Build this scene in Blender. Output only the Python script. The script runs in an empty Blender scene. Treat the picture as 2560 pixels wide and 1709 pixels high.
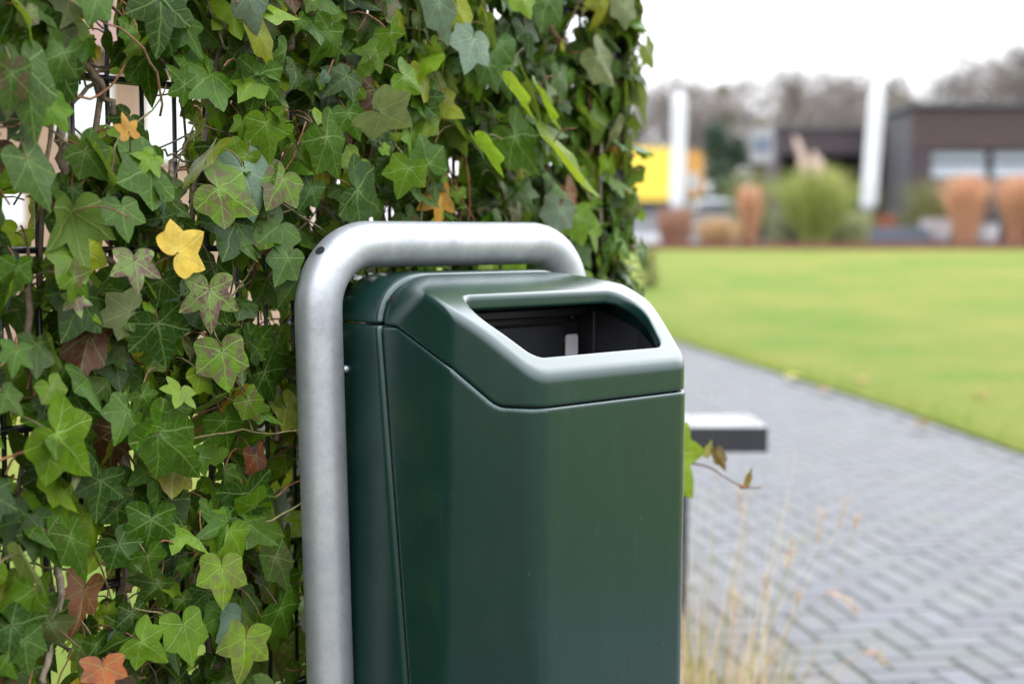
import bpy, math, random
import numpy as np
from mathutils import Vector, Matrix
R = math.radians
random.seed(7); rng = np.random.default_rng(7)
S = bpy.context.scene
COL = S.collection
# ------------------------------------------------------------------ camera, sky, sun, exposure
CAMZ = 1.24
PITCH = R(4.2692)
FPX = 3555.6                     # focal length in pixels of the 2560 px wide photograph (50 mm lens)
cam = bpy.data.cameras.new('camera'); camo = bpy.data.objects.new('camera', cam); COL.objects.link(camo)
camo.location = (0, 0, CAMZ); camo.rotation_euler = (R(90) - PITCH, 0, 0)
cam.lens = 50; cam.sensor_width = 36; cam.clip_start = 0.05; cam.clip_end = 2000
cam.dof.use_dof = True; cam.dof.focus_distance = 1.74; cam.dof.aperture_fstop = 2.8
S.camera = camo
W = bpy.data.worlds.new('World'); S.world = W; W.use_nodes = True
nt = W.node_tree; nt.nodes.clear()
SUN_EL, SUN_AZ = R(41), R(40)
sky = nt.nodes.new('ShaderNodeTexSky'); sky.sky_type = 'NISHITA'; sky.sun_disc = False
sky.sun_elevation = SUN_EL; sky.sun_rotation = SUN_AZ; sky.dust_density = 3.0
tc = nt.nodes.new('ShaderNodeTexCoord'); sx = nt.nodes.new('ShaderNodeSeparateXYZ')
nt.links.new(tc.outputs['Generated'], sx.inputs[0])
cl = nt.nodes.new('ShaderNodeMix'); cl.data_type = 'RGBA'      # overcast cloud: brighter overhead than at the horizon
cl.inputs[6].default_value = (10.6, 10.65, 10.8, 1); cl.inputs[7].default_value = (50.0, 53.0, 58.0, 1)
nt.links.new(sx.outputs[2], cl.inputs[0])
mx = nt.nodes.new('ShaderNodeMix'); mx.data_type = 'RGBA'; mx.inputs[0].default_value = 0.93
nt.links.new(sky.outputs[0], mx.inputs[6]); nt.links.new(cl.outputs[2], mx.inputs[7])
bg = nt.nodes.new('ShaderNodeBackground'); bg.inputs[1].default_value = 0.12
nt.links.new(mx.outputs[2], bg.inputs[0])
wo = nt.nodes.new('ShaderNodeOutputWorld'); nt.links.new(bg.outputs[0], wo.inputs[0])
sl = bpy.data.lights.new('sun', 'SUN'); sl.energy = 0.75; sl.angle = R(52); sl.color = (1, .97, .92)
so = bpy.data.objects.new('sun', sl); COL.objects.link(so)
so.rotation_euler = (R(90) - SUN_EL, 0, R(180) - SUN_AZ)
S.view_settings.view_transform = 'Standard'; S.view_settings.look = 'None'
S.view_settings.exposure = 0.12; S.view_settings.gamma = 1
S.cycles.use_denoising = True
S.cycles.max_bounces = 8; S.cycles.transparent_max_bounces = 8
# ------------------------------------------------------------------ helpers
def ray(xs, ys):                 # direction through a photograph pixel, y component 1
    X = (xs - 1280) / FPX; Y = -(ys - 854.5) / FPX
    c, s = math.cos(PITCH), math.sin(PITCH)
    d = Vector((X, c + Y * s, -s + Y * c)); return d / d.y
def at(xs, ys, D):
    return Vector((0, 0, CAMZ)) + ray(xs, ys) * D
def atd(xd, yd, D): return at(xd * 1.0898, yd * 1.0898, D)
def terrain(x, y):
    t = min(max((y - 15.0) / 21.0, 0), 1)
    return 0.87 * t * t * (3 - 2 * t)
class MB:
    def __init__(s): s.v = []; s.f = []; s.smooth = []; s.at = {}
    def add(s, vs, fs, smooth=False, **attrs):
        b = len(s.v); s.v += [tuple(p) for p in vs]; s.f += [tuple(b + i for i in f) for f in fs]
        s.smooth += [smooth] * len(fs)
        for k, val in attrs.items():
            l = s.at.setdefault(k, []); l += [(0, 0, 0, 1)] * (b - len(l))
            l += [tuple(val)] * len(vs) if not isinstance(val, list) else val
    def box(s, a, b, bev=0.0, **kw):
        x0, y0, z0 = a; x1, y1, z1 = b
        if bev <= 0:
            s.add([(x0,y0,z0),(x1,y0,z0),(x1,y1,z0),(x0,y1,z0),(x0,y0,z1),(x1,y0,z1),(x1,y1,z1),(x0,y1,z1)],
                  [(3,2,1,0),(4,5,6,7),(0,1,5,4),(1,2,6,5),(2,3,7,6),(3,0,4,7)], **kw); return
        vs = []; idx = {}
        for i, x in enumerate((x0, x1)):
            for j, y in enumerate((y0, y1)):
                for k, z in enumerate((z0, z1)):
                    sxn, syn, szn = 1 - 2*i, 1 - 2*j, 1 - 2*k
                    for ax in range(3):
                        p = [x + sxn*bev, y + syn*bev, z + szn*bev]; p[ax] = (x, y, z)[ax]
                        idx[(i,j,k,ax)] = len(vs); vs.append(p)
        fs = []
        for ax in range(3):
            o = [a_ for a_ in range(3) if a_ != ax]
            for sd in (0, 1):
                q = []
                for p, r in ((0,0),(1,0),(1,1),(0,1)):
                    c = [0,0,0]; c[ax] = sd; c[o[0]] = p; c[o[1]] = r; q.append(idx[(*c, ax)])
                flip = (sd == 0) != (ax == 1)
                fs.append(q[::-1] if flip else q)
        for ax in range(3):
            o = [a_ for a_ in range(3) if a_ != ax]
            for p in (0,1):
                for r in (0,1):
                    c0 = [0,0,0]; c0[o[0]] = p; c0[o[1]] = r; c1 = list(c0); c1[ax] = 1
                    fs.append([idx[(*c0,o[0])], idx[(*c0,o[1])], idx[(*c1,o[1])], idx[(*c1,o[0])]])
        for i in (0,1):
            for j in (0,1):
                for k in (0,1): fs.append([idx[(i,j,k,0)], idx[(i,j,k,1)], idx[(i,j,k,2)]])
        s.add(vs, fs, **kw)
    def tube(s, pts, rad, n=8, cap=True, smooth=True, **kw):
        pts = [Vector(p) for p in pts]
        if not hasattr(rad, '__len__'): rad = [rad] * len(pts)
        vs = []; nrm = None
        for i, p in enumerate(pts):
            t = (pts[min(i+1, len(pts)-1)] - pts[max(i-1, 0)]).normalized()
            if nrm is None:
                nrm = t.orthogonal().normalized()
            nrm = (nrm - t * nrm.dot(t)).normalized(); b = t.cross(nrm)
            for k in range(n):
                a = 2 * math.pi * k / n
                vs.append(p + (nrm * math.cos(a) + b * math.sin(a)) * rad[i])
        fs = []
        for i in range(len(pts) - 1):
            for k in range(n):
                k2 = (k + 1) % n
                fs.append((i*n+k, i*n+k2, (i+1)*n+k2, (i+1)*n+k))
        if cap:
            fs.append(tuple(range(n))[::-1]); fs.append(tuple((len(pts)-1)*n + k for k in range(n)))
        s.add(vs, fs, smooth, **kw)
    def lathe(s, prof, n=24, c=(0,0,0), flute=0, nf=8, axis=None, **kw):
        vs = []
        for r, z in prof:
            for k in range(n):
                a = 2*math.pi*k/n; rr = r * (1 + flute * math.cos(nf * a))
                vs.append((c[0] + rr*math.cos(a), c[1] + rr*math.sin(a), c[2] + z))
        fs = []
        for i in range(len(prof)-1):
            for k in range(n):
                k2 = (k+1) % n; fs.append((i*n+k, i*n+k2, (i+1)*n+k2, (i+1)*n+k))
        fs.append(tuple(range(n))[::-1]); fs.append(tuple((len(prof)-1)*n+k for k in range(n)))
        s.add(vs, fs, True, **kw)
    def build(s, name, m, parent=None, loc=None):
        me = bpy.data.meshes.new(name); me.from_pydata(s.v, [], s.f); me.update()
        me.polygons.foreach_set('use_smooth', s.smooth)
        for k, l in s.at.items():
            l += [(0,0,0,1)] * (len(s.v) - len(l))
            a = me.attributes.new(k, 'FLOAT_COLOR', 'POINT'); a.data.foreach_set('color', np.array(l, 'f').ravel())
        return link(name, me, m, parent, loc)
def link(name, me, m, parent=None, loc=None):
    o = bpy.data.objects.new(name, me); COL.objects.link(o)
    if m: me.materials.append(m)
    if parent: o.parent = parent
    if loc is not None: o.location = loc
    return o
def mesh_np(name, v, f, m, parent=None, attrs=None, smooth=True):   # f: (n,k) array, one polygon size
    me = bpy.data.meshes.new(name); n, k = f.shape
    me.vertices.add(len(v)); me.vertices.foreach_set('co', np.asarray(v, 'f').ravel())
    me.loops.add(n * k); me.loops.foreach_set('vertex_index', f.astype('i').ravel())
    me.polygons.add(n); me.polygons.foreach_set('loop_start', np.arange(0, n*k, k, dtype='i'))
    me.polygons.foreach_set('use_smooth', np.full(n, smooth))
    me.update(calc_edges=True); me.validate()
    for kk, val in (attrs or {}).items():
        a = me.attributes.new(kk, 'FLOAT_COLOR', 'POINT'); a.data.foreach_set('color', np.asarray(val, 'f').ravel())
    return link(name, me, m, parent)
def empty(name, loc, label, cat, rz=0, group=None):
    o = bpy.data.objects.new(name, None); COL.objects.link(o); o.location = loc; o.rotation_euler = (0, 0, rz)
    o.empty_display_size = .1
    return tag(o, label, cat, group)
def tag(o, label, cat, group=None):
    o['label'] = label; o['category'] = cat
    if group: o['group'] = group
    return o
def struct(o, label, cat, kind='structure'):
    o['kind'] = kind; o['label'] = label; o['category'] = cat; return o
def copy_tree(o, parent=None):
    c = o.copy(); COL.objects.link(c)
    if parent: c.parent = parent
    for ch in list(o.children): copy_tree(ch, c)
    return c
# ------------------------------------------------------------------ materials
class NT:
    def __init__(s, name):
        s.m = bpy.data.materials.new(name); s.m.use_nodes = True; s.t = s.m.node_tree; s.t.nodes.clear()
        s.out = s.t.nodes.new('ShaderNodeOutputMaterial')
    def n(s, typ, **kw):
        nd = s.t.nodes.new(typ)
        for k, v in kw.items(): setattr(nd, k, v)
        return nd
    def l(s, a, b): s.t.links.new(a, b)
    def inp(s, sock, v):
        if isinstance(v, bpy.types.NodeSocket): s.l(v, sock)
        else: sock.default_value = v
    def math(s, op, a, b=0.0, c=0.0, clamp=False):
        nd = s.n('ShaderNodeMath', operation=op); nd.use_clamp = clamp
        for i, v in enumerate((a, b, c)): s.inp(nd.inputs[i], v)
        return nd.outputs[0]
    def mapr(s, v, a, b, c=0.0, d=1.0, smooth=False):
        nd = s.n('ShaderNodeMapRange'); nd.interpolation_type = 'SMOOTHSTEP' if smooth else 'LINEAR'
        s.inp(nd.inputs[0], v)
        for i, q in enumerate((a, b, c, d)): s.inp(nd.inputs[i+1], q)
        return nd.outputs[0]
    def mix(s, f, a, b, bt='MIX'):
        nd = s.n('ShaderNodeMix', data_type='RGBA', blend_type=bt)
        s.inp(nd.inputs[0], f)
        for i, v in ((6, a), (7, b)): s.inp(nd.inputs[i], v if isinstance(v, bpy.types.NodeSocket) else (*v[:3], 1))
        return nd.outputs[2]
    def noise(s, scale, detail=3, rough=.55, vec=None, out=0):
        nd = s.n('ShaderNodeTexNoise'); nd.inputs['Scale'].default_value = scale
        nd.inputs['Detail'].default_value = detail; nd.inputs['Roughness'].default_value = rough
        if vec is None:
            vec = s.n('ShaderNodeTexCoord').outputs['Object']
        s.l(vec, nd.inputs['Vector']); return nd.outputs[out]
    def bump(s, h, strength=.2, dist=.01):
        nd = s.n('ShaderNodeBump'); nd.inputs['Strength'].default_value = strength; nd.inputs['Distance'].default_value = dist
        s.l(h, nd.inputs['Height']); return nd.outputs[0]
    def bsdf(s, col, rough=.5, metal=0.0, spec=.5, normal=None, **kw):
        nd = s.n('ShaderNodeBsdfPrincipled')
        s.inp(nd.inputs['Base Color'], col if isinstance(col, bpy.types.NodeSocket) else (*col[:3], 1))
        s.inp(nd.inputs['Roughness'], rough); s.inp(nd.inputs['Metallic'], metal)
        s.inp(nd.inputs['Specular IOR Level'], spec)
        if normal is not None: s.l(normal, nd.inputs['Normal'])
        for k, v in kw.items(): s.inp(nd.inputs[k], v)
        return nd.outputs[0]
    def done(s, sh): s.l(sh, s.out.inputs[0]); return s.m
def simple(name, col, rough=.6, metal=0, var=.25, scale=6, bump=0.0, col2=None, spec=.5):
    t = NT(name); nz = t.noise(scale, 4)
    f = t.mapr(nz, .3, .7)
    c2 = col2 or tuple(c * (1 - var) for c in col)
    c = t.mix(f, c2, col)
    return t.done(t.bsdf(c, rough, metal, spec, t.bump(nz, bump) if bump else None))
def attr_mat(name, rough=.7, spec=.3, trans=0.0, var=.2, scale=30):
    t = NT(name); a = t.n('ShaderNodeAttribute', attribute_name='tint')
    nz = t.noise(scale, 2); v = t.mapr(nz, .3, .7, 1 - var, 1 + var)
    cc = t.n('ShaderNodeCombineColor')
    for i in range(3): t.l(v, cc.inputs[i])
    c = t.mix(1.0, a.outputs[0], cc.outputs[0], 'MULTIPLY')
    sh = t.bsdf(c, rough, 0, spec)
    if trans:
        tr = t.n('ShaderNodeBsdfTranslucent'); t.l(c, tr.inputs[0])
        mxs = t.n('ShaderNodeMixShader'); mxs.inputs[0].default_value = trans
        t.l(sh, mxs.inputs[1]); t.l(tr.outputs[0], mxs.inputs[2]); sh = mxs.outputs[0]
    return t.done(sh)
def paint_mat():
    t = NT('green_powder_coat')
    n1 = t.noise(5, 5, .6); n2 = t.noise(420, 2, .5); n3 = t.noise(60, 3, .7)
    st = t.n('ShaderNodeMapping'); st.inputs['Scale'].default_value = (9, 60, 9); st.inputs['Rotation'].default_value = (0, 0, .3)
    t.l(t.n('ShaderNodeTexCoord').outputs['Object'], st.inputs[0])
    streak = t.noise(1.0, 4, .6, st.outputs[0])
    dust = t.math('MULTIPLY', t.mapr(streak, .50, .72, 0, .05), t.mapr(n1, .35, .65), clamp=True)
    spk = t.mapr(t.noise(95, 1, .4), .79, .82, 0, .3)
    c = t.mix(t.mapr(n1, .3, .7), (.0040, .0215, .0172), (.0047, .0240, .0192))
    c = t.mix(dust, c, (.12, .15, .15)); c = t.mix(spk, c, (.05, .08, .07))
    r = t.math('ADD', t.mapr(n1, .3, .7, .25, .31), dust)
    return t.done(t.bsdf(c, r, 0, .12, t.bump(n2, .012, .002), **{'Coat Weight': 1.0, 'Coat Roughness': .22, 'Coat IOR': 1.53}))
def galv_mat():
    t = NT('galvanised_steel')
    vo = t.n('ShaderNodeTexVoronoi'); vo.inputs['Scale'].default_value = 75
    t.l(t.n('ShaderNodeTexCoord').outputs['Object'], vo.inputs['Vector'])
    n1 = t.noise(11, 8, .72); n2 = t.noise(110, 5, .65); n3 = t.noise(240, 2, .5)
    g = t.n('ShaderNodeRGBToBW'); t.l(vo.outputs['Color'], g.inputs[0])
    f = t.math('ADD', t.math('MULTIPLY', g.outputs[0], .10), t.math('MULTIPLY', n1, .9))
    c = t.mix(t.mapr(f, .3, .68), (.30, .312, .332), (.53, .54, .555))
    c = t.mix(t.mapr(n2, .60, .75, 0, .45), c, (.20, .215, .235))
    c = t.mix(t.mapr(t.noise(33, 5, .7), .62, .72, 0, .3), c, (.62, .63, .64))
    r = t.mapr(f, .3, .7, .52, .38)
    return t.done(t.bsdf(c, r, .7, .5, t.bump(n2, .12, .002)))
def leaf_mat():
    t = NT('ivy_leaf')
    a = t.n('ShaderNodeAttribute', attribute_name='tint'); b = t.n('ShaderNodeAttribute', attribute_name='lp')
    sp = t.n('ShaderNodeSeparateColor'); t.l(b.outputs[0], sp.inputs[0])
    x, y0, m = sp.outputs[0], sp.outputs[1], sp.outputs[2]
    x = t.math('MULTIPLY_ADD', x, 3.0, -1.5); y0 = t.math('MULTIPLY_ADD', y0, 3.0, -1.5)
    wn = t.n('ShaderNodeSeparateColor'); t.l(t.noise(38, 2, .5, None, 1), wn.inputs[0])
    x = t.math('ADD', x, t.math('MULTIPLY_ADD', wn.outputs[0], .16, -.08)); y0 = t.math('ADD', y0, t.math('MULTIPLY_ADD', wn.outputs[1], .16, -.08))
    y = t.math('ABSOLUTE', y0)
    best = None; sec = None
    for ang in (0.0, .96, 2.0):
        c, s_ = math.cos(ang), math.sin(ang)
        tt = t.math('ADD', t.math('MULTIPLY', x, c), t.math('MULTIPLY', y, s_))
        dd = t.math('ABSOLUTE', t.math('SUBTRACT', t.math('MULTIPLY', y, c), t.math('MULTIPLY', x, s_)))
        dd = t.math('ADD', dd, t.math('MULTIPLY', t.math('MAXIMUM', t.math('MULTIPLY', tt, -1), 0), 3))
        q = t.math('ABSOLUTE', t.math('SUBTRACT', t.math('FRACT', t.math('MULTIPLY', t.math('SUBTRACT', tt, t.math('MULTIPLY', dd, .8)), 4.6)), .5))
        if best is None: best, sec = dd, q
        else:
            lt = t.math('LESS_THAN', dd, best)
            sec = t.math('ADD', t.math('MULTIPLY', lt, q), t.math('MULTIPLY', t.math('SUBTRACT', 1, lt), sec))
            best = t.math('MINIMUM', best, dd)
    v1 = t.mapr(best, .024, .006, 0, 1)
    v2 = t.math('MULTIPLY', t.mapr(sec, .09, .02, 0, 1), t.mapr(best, .32, .1, 0, 1))
    comb = t.n('ShaderNodeCombineXYZ'); t.l(x, comb.inputs[0]); t.l(y0, comb.inputs[1]); t.l(a.outputs[3] if False else m, comb.inputs[2])
    vo = t.n('ShaderNodeTexVoronoi', feature='DISTANCE_TO_EDGE'); vo.inputs['Scale'].default_value = 8; t.l(comb.outputs[0], vo.inputs['Vector'])
    v3 = t.mapr(vo.outputs[0], .05, .0, 0, 1)
    vein = t.math('MAXIMUM', v1, t.math('MAXIMUM', t.math('MULTIPLY', v2, .62), t.math('MULTIPLY', v3, .32)))
    obj = t.n('ShaderNodeTexCoord').outputs['Object']
    nz = t.noise(45, 4, .6, obj); nb = t.noise(22, 3, .55, obj)
    cc = t.n('ShaderNodeCombineColor')
    vv = t.mapr(nz, .3, .7, .78, 1.22)
    for i in range(3): t.l(vv, cc.inputs[i])
    base = t.mix(1.0, a.outputs[0], cc.outputs[0], 'MULTIPLY')
    mot = t.math('MULTIPLY', m, t.mapr(t.noise(70, 4, .6, obj), .42, .60, 0, 1, True), clamp=True)
    mot = t.math('MULTIPLY', mot, t.math('SUBTRACT', 1, vein), clamp=True)
    base = t.mix(mot, base, (.105, .050, .045))
    vcol = t.mix(.5, base, (.24, .34, .09))
    colr = t.mix(t.math('MULTIPLY', vein, .62), base, vcol)
    geo = t.n('ShaderNodeNewGeometry')
    back = t.mix(.6, base, (.11, .165, .03)); back = t.mix(t.math('MULTIPLY', v1, .4), back, (.25, .27, .10))
    col = t.mix(geo.outputs['Backfacing'], colr, back)
    bp = t.bump(t.math('SUBTRACT', t.math('MULTIPLY', nz, .5), t.math('MULTIPLY', vein, .35)), .45, .004)
    rough = t.math('ADD', t.mapr(nb, .3, .7, .22, .46), t.math('MULTIPLY', geo.outputs['Backfacing'], .2))
    sh = t.bsdf(col, rough, 0, .20, bp)
    tr = t.n('ShaderNodeBsdfTranslucent'); t.l(t.mix(.35, t.mix(1.0, col, (2.2, 2.0, 1.0), 'MULTIPLY'), col), tr.inputs[0])
    mxs = t.n('ShaderNodeMixShader'); mxs.inputs[0].default_value = .30
    t.l(sh, mxs.inputs[1]); t.l(tr.outputs[0], mxs.inputs[2])
    return t.done(mxs.outputs[0])
M = {}
M['paint'] = paint_mat(); M['galv'] = galv_mat(); M['leaf'] = leaf_mat()
M['black_wire'] = simple('black_coated_wire', (.008, .008, .009), .28, 0, .2, 40)
M['liner'] = simple('dark_liner_steel', (.018, .018, .020), .45, 0, .35, 20)
M['sticker'] = simple('grey_sticker', (.55, .53, .55), .5, 0, .15, 60)
M['stem'] = attr_mat('ivy_stem', .75, .25, 0, .35, 130)
M['straw'] = attr_mat('dry_grass', .8, .2, .25, .2, 20)
M['dark_metal'] = simple('dark_grey_metal', (.028, .028, .034), .30, .0, .2, 12, spec=.9)
def wet_mat():
    t = NT('wet_dark_lacquer'); nz = t.noise(9, 3)
    return t.done(t.bsdf(t.mix(nz, (.012, .012, .016), (.018, .018, .022)), .16, 0, .5, None, **{'Coat Weight': 1.0, 'Coat Roughness': .08, 'Coat IOR': 1.5}))
M['wet'] = wet_mat()
# ------------------------------------------------------------------ ground, lawn, path
BY, BX = 2.6, -.3
def ground_mat():
    t = NT('ground_earth'); n1 = t.noise(.35, 5); n2 = t.noise(14, 5, .7)
    c = t.mix(t.mapr(n1, .35, .65), (.055, .075, .02), (.085, .075, .04)); c = t.mix(t.mapr(n2, .4, .7, 0, .6), c, (.04, .032, .02))
    return t.done(t.bsdf(c, .95, 0, .1, t.bump(n2, .5, .03)))
def lawn_mat():
    t = NT('lawn_grass'); n1 = t.noise(.40, 5, .68); n2 = t.noise(2.6, 5, .7); n3 = t.noise(60, 4, .7)
    c = t.mix(t.mapr(n1, .38, .62), (.092, .160, .014), (.185, .188, .032))
    c = t.mix(t.mapr(n2, .46, .70, 0, .5), c, (.25, .20, .055)); c = t.mix(t.mapr(n3, .35, .6, .35, 0), c, (.06, .10, .012))
    return t.done(t.bsdf(c, .9, 0, .15, t.bump(n3, .9, .04)))
M['lawn'] = lawn_mat()
ys = [-60, -20, -5, 0, 4, 8, 12] + [14 + i * 1.5 for i in range(18)] + [45, 60, 80, 110, 160, 300, 700]
xs = [-700, -300, -150, -80, -40, -20, -10, 0, 10, 20, 40, 80, 150, 300, 700]
g = MB(); vs = [(x, y, terrain(x, y) - .05) for y in ys for x in xs]; nx = len(xs)
g.add(vs, [(j*nx+i, j*nx+i+1, (j+1)*nx+i+1, (j+1)*nx+i) for j in range(len(ys)-1) for i in range(nx-1)], True)
struct(g.build('ground', ground_mat()), 'earth and rough grass under and around everything', 'ground')
PR = [(-2, 3.75), (2, 3.3), (6, 3.0), (8, 2.88), (10.1, 2.72), (12, 2.47), (14.2, 2.2), (16.4, 1.93), (19, 1.45), (22.5, .6), (26, -.9), (30, -3.4), (34, -7)]
PL = [(-2, .9), (1, .62), (4, .5), (8, .42), (12, .1), (16.4, -.5), (19, -1.0), (22.5, -1.9), (26, -3.4), (30, -6), (34, -10)]
def interp(tab, y):
    for (y0, x0), (y1, x1) in zip(tab, tab[1:]):
        if y <= y1: return x0 + (x1 - x0) * (y - y0) / (y1 - y0)
    return tab[-1][1]
pr_ = lambda y: interp(PR, y); pl_ = lambda y: interp(PL, y)
# joint bed of the paving: one sheet a little below the brick tops
def joint_mat():
    t = NT('mossy_joint_sand'); n1 = t.noise(9, 5, .65)
    return t.done(t.bsdf(t.mix(t.mapr(n1, .35, .65), (.050, .052, .036), (.075, .092, .034)), .95, 0, .1, t.bump(n1, .4, .01)))
pj = MB(); rows = [(-2 + i * .5) for i in range(73)]
vs = []
for y in rows: vs += [(pl_(y), y, terrain(0, y) - .0075), (pr_(y), y, terrain(0, y) - .0075)]
pj.add(vs, [(2*i, 2*i+1, 2*i+3, 2*i+2) for i in range(len(rows)-1)], True)
struct(pj.build('path_joint_bed', joint_mat()), 'mossy sand showing in the joints between the paving bricks', 'path')
def brick_mat():
    t = NT('grey_concrete_brick'); a = t.n('ShaderNodeAttribute', attribute_name='tint')
    n1 = t.noise(35, 5, .7); n2 = t.noise(3, 4, .6)
    c = t.mix(t.mapr(n1, .35, .7, 0, .45), a.outputs[0], (.075, .075, .08)); c = t.mix(t.mapr(n2, .45, .7, 0, .3), c, (.085, .10, .055))
    return t.done(t.bsdf(c, t.mapr(n1, .3, .7, .5, .7), 0, .35, t.bump(n1, .3, .004)))
bk = MB(); ang = R(8.6); ca, sa = math.cos(ang), math.sin(ang)
L_, Wd = .21, .105
def add_brick(u0, v0, lu, lv):          # herringbone axes: u across, v along the path
    gp = .0048; cu, cv = u0 + lu / 2, v0 + lv / 2
    wx, wy = cu * ca - cv * sa, cu * sa + cv * ca
    if not (-1.5 < wy < 30): return
    if not (pl_(wy) + .03 < wx < pr_(wy) - .10): return
    if wx > 9 or abs(wx) > wy * .9 + 2.5: return
    zt = terrain(wx, wy) + rng.normal(0, .0012); bv = .006
    P = []
    for dz, ins in ((-.03, gp), (-.006, gp), (0, gp + bv)):
        for a_, b_ in ((u0 + ins, v0 + ins), (u0 + lu - ins, v0 + ins), (u0 + lu - ins, v0 + lv - ins), (u0 + ins, v0 + lv - ins)):
            P.append((a_ * ca - b_ * sa, a_ * sa + b_ * ca, zt + dz))
    F = [(8, 9, 10, 11)] + [(r*4+k, r*4+(k+1) % 4, r*4+4+(k+1) % 4, r*4+4+k) for r in (0, 1) for k in range(4)]
    k = rng.uniform(.80, 1.12); bl = rng.uniform(-.01, .014)
    bk.add(P, F, False, tint=(.077 * k, .0755 * k, (.081 + bl*.4) * k, 1))
w = Wd
def herring():
    for r in range(-16, 300):
        for c in range(-70, 60):
            k = (c - r) % 4
            if k == 0: add_brick(c * w, r * w, 2 * w, w)
            elif k == 3: add_brick(c * w, r * w, w, 2 * w)
herring()
y = -1.4                               # edging course along the lawn
while y < 30:
    xr, xr2 = pr_(y), pr_(y + .1); a_ = math.atan2(.1, xr2 - xr)
    d = Vector((math.cos(a_), math.sin(a_), 0)); n_ = Vector((-d.y, d.x, 0)); b0 = Vector((xr, y, terrain(xr, y) + .004))
    q = [b0 + d*.004, b0 + d*.206, b0 + d*.206 + n_*.1, b0 + d*.004 + n_*.1]
    kk = rng.uniform(.8, 1.1); top = [p for p in q]; bot = [p - Vector((0, 0, .05)) for p in q]
    bk.add(bot + top, [(4,5,6,7),(0,1,5,4),(1,2,6,5),(2,3,7,6),(3,0,4,7)], False, tint=(.073*kk, .072*kk, .076*kk, 1))
    y += .21 * math.sin(a_)
struct(bk.build('path', brick_mat()), 'grey herringbone brick path with mossy joints curving past the bin', 'path')
# lawn
def fence_x(y): return -.476 + (y - 1.69) * .593 / .805
def lawn_left_edge(y):
    if y < 3.2: return fence_x(y) - .55
    if y < 6.5: return -.15
    return pl_(y) - .05
lw = MB()
def strip(xa, xb, ylist, n):
    vs = []
    for y in ylist:
        a_, b_ = xa(y), xb(y)
        for i in range(n + 1):
            f = (i / n); x = a_ + (b_ - a_) * f * f if xb(y) > 20 else b_ + (a_ - b_) * (1 - f) ** 2
            vs.append((x, y, terrain(x, y) + .022))
    m = n + 1
    lw.add(vs, [(j*m+i, j*m+i+1, (j+1)*m+i+1, (j+1)*m+i) for j in range(len(ylist)-1) for i in range(n)], True)
yl = [-2 + i * .76 for i in range(51)]
strip(lambda y: pr_(y) + .01, lambda y: 45, yl, 14); strip(lambda y: -45, lawn_left_edge, yl, 14)
struct(lw.build('lawn', M['lawn']), 'bright yellowish green mown lawn either side of the path', 'lawn')
gb = MB()
def blade(mb, p, d, L, wd, droop, tint, segs=3, tip=.1):
    d = Vector(d).normalized(); side = d.cross(Vector((random.gauss(0,1), random.gauss(0,1), .3))).normalized()
    vs = []; q = Vector(p); fs = []
    for i in range(segs + 1):
        f = i / segs; ww = wd * (1 - (1 - tip) * f ** 1.5) * .5
        vs += [q - side * ww, q + side * ww]
        d2 = (d + Vector((d.x * 1.2, d.y * 1.2, -1.0)) * droop * f * f).normalized(); q = q + d2 * (L / segs)
        if i: fs.append((2*i-2, 2*i-1, 2*i+1, 2*i))
    mb.add(vs, fs, True, tint=tint)
for i in range(9000):
    y = random.uniform(3, 20) if random.random() < .8 else random.uniform(3, 30)
    x = pr_(y) - .03 + abs(random.gauss(0, .25)) + (random.uniform(0, 4) if random.random() < .5 else 0)
    k = random.uniform(.7, 1.3); t_ = random.random()
    col = (.135*k, .20*k, .022*k, 1) if t_ > .2 else (.24*k, .21*k, .07*k, 1)
    blade(gb, (x, y, terrain(x, y) + .015), (random.gauss(0, .5), random.gauss(0, .5), 1), random.uniform(.03, .06), .006, .4, col, 2)
struct(gb.build('lawn_grass', M['straw']), 'short grass blades along the lawn edge', 'grass', 'stuff')
# bed along the fence and round the bench
bd = MB(); rows = [-1 + i * .4 for i in range(19)]; vs = []
for y in rows:
    a_ = fence_x(y) - .55 if y < 3.2 else -.15
    for i in range(7):
        x = a_ + (pl_(y) - a_) * i / 6; vs.append((x, y, .012 + .02 * math.sin(7*x + 3*y) * math.sin(5*y) - .01 * (i in (0, 6))))
bd.add(vs, [(j*7+i, j*7+i+1, (j+1)*7+i+1, (j+1)*7+i) for j in range(len(rows)-1) for i in range(6)], True)
struct(bd.build('planting_bed', simple('bed_soil', (.055, .04, .026), .95, 0, .5, 18, .6)), 'dark planting bed between the fence and the path', 'ground')
# ------------------------------------------------------------------ litter bin (smooth implicit surfaces turned into meshes)
TH = 0.78801; P0 = (-.24576, 1.80396); SPAN = .46528
HW = .1876
bu = (math.sin(TH), math.cos(TH))
bin_ = empty('litter_bin', (P0[0] + bu[0]*SPAN/2, P0[1] + bu[1]*SPAN/2, 0),
             'dark green litter bin with slanted top opening on a galvanised tube hoop', 'litter bin', -TH)
def smax(a, b, k):
    h = np.maximum(k - np.abs(a - b), 0) / k
    return np.maximum(a, b) + h * h * k * .25
def smin(a, b, k): return -smax(-a, -b, k)
def plan(v, h, z, grow=0.0):
    ah = np.abs(h)
    zz = np.clip(-.1 - z, 0, .8)
    ch = .920 * ah + .390 * v - (.2490 - .011 * zz)
    return smax(smax(ah - HW, ch, .004), v - .300, .02) - grow
def seam(v, o=0.0):
    d = np.minimum(-.113 - .45 * (v - .099), -.156 - .815 * (v - .196))
    s1 = smin(np.full_like(v, -.113), d, .003)
    return smax(s1, np.full_like(v, -.2017), .008)
def vs_(z): return .0655 + .109 * np.maximum(0, -.1 - z)
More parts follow.
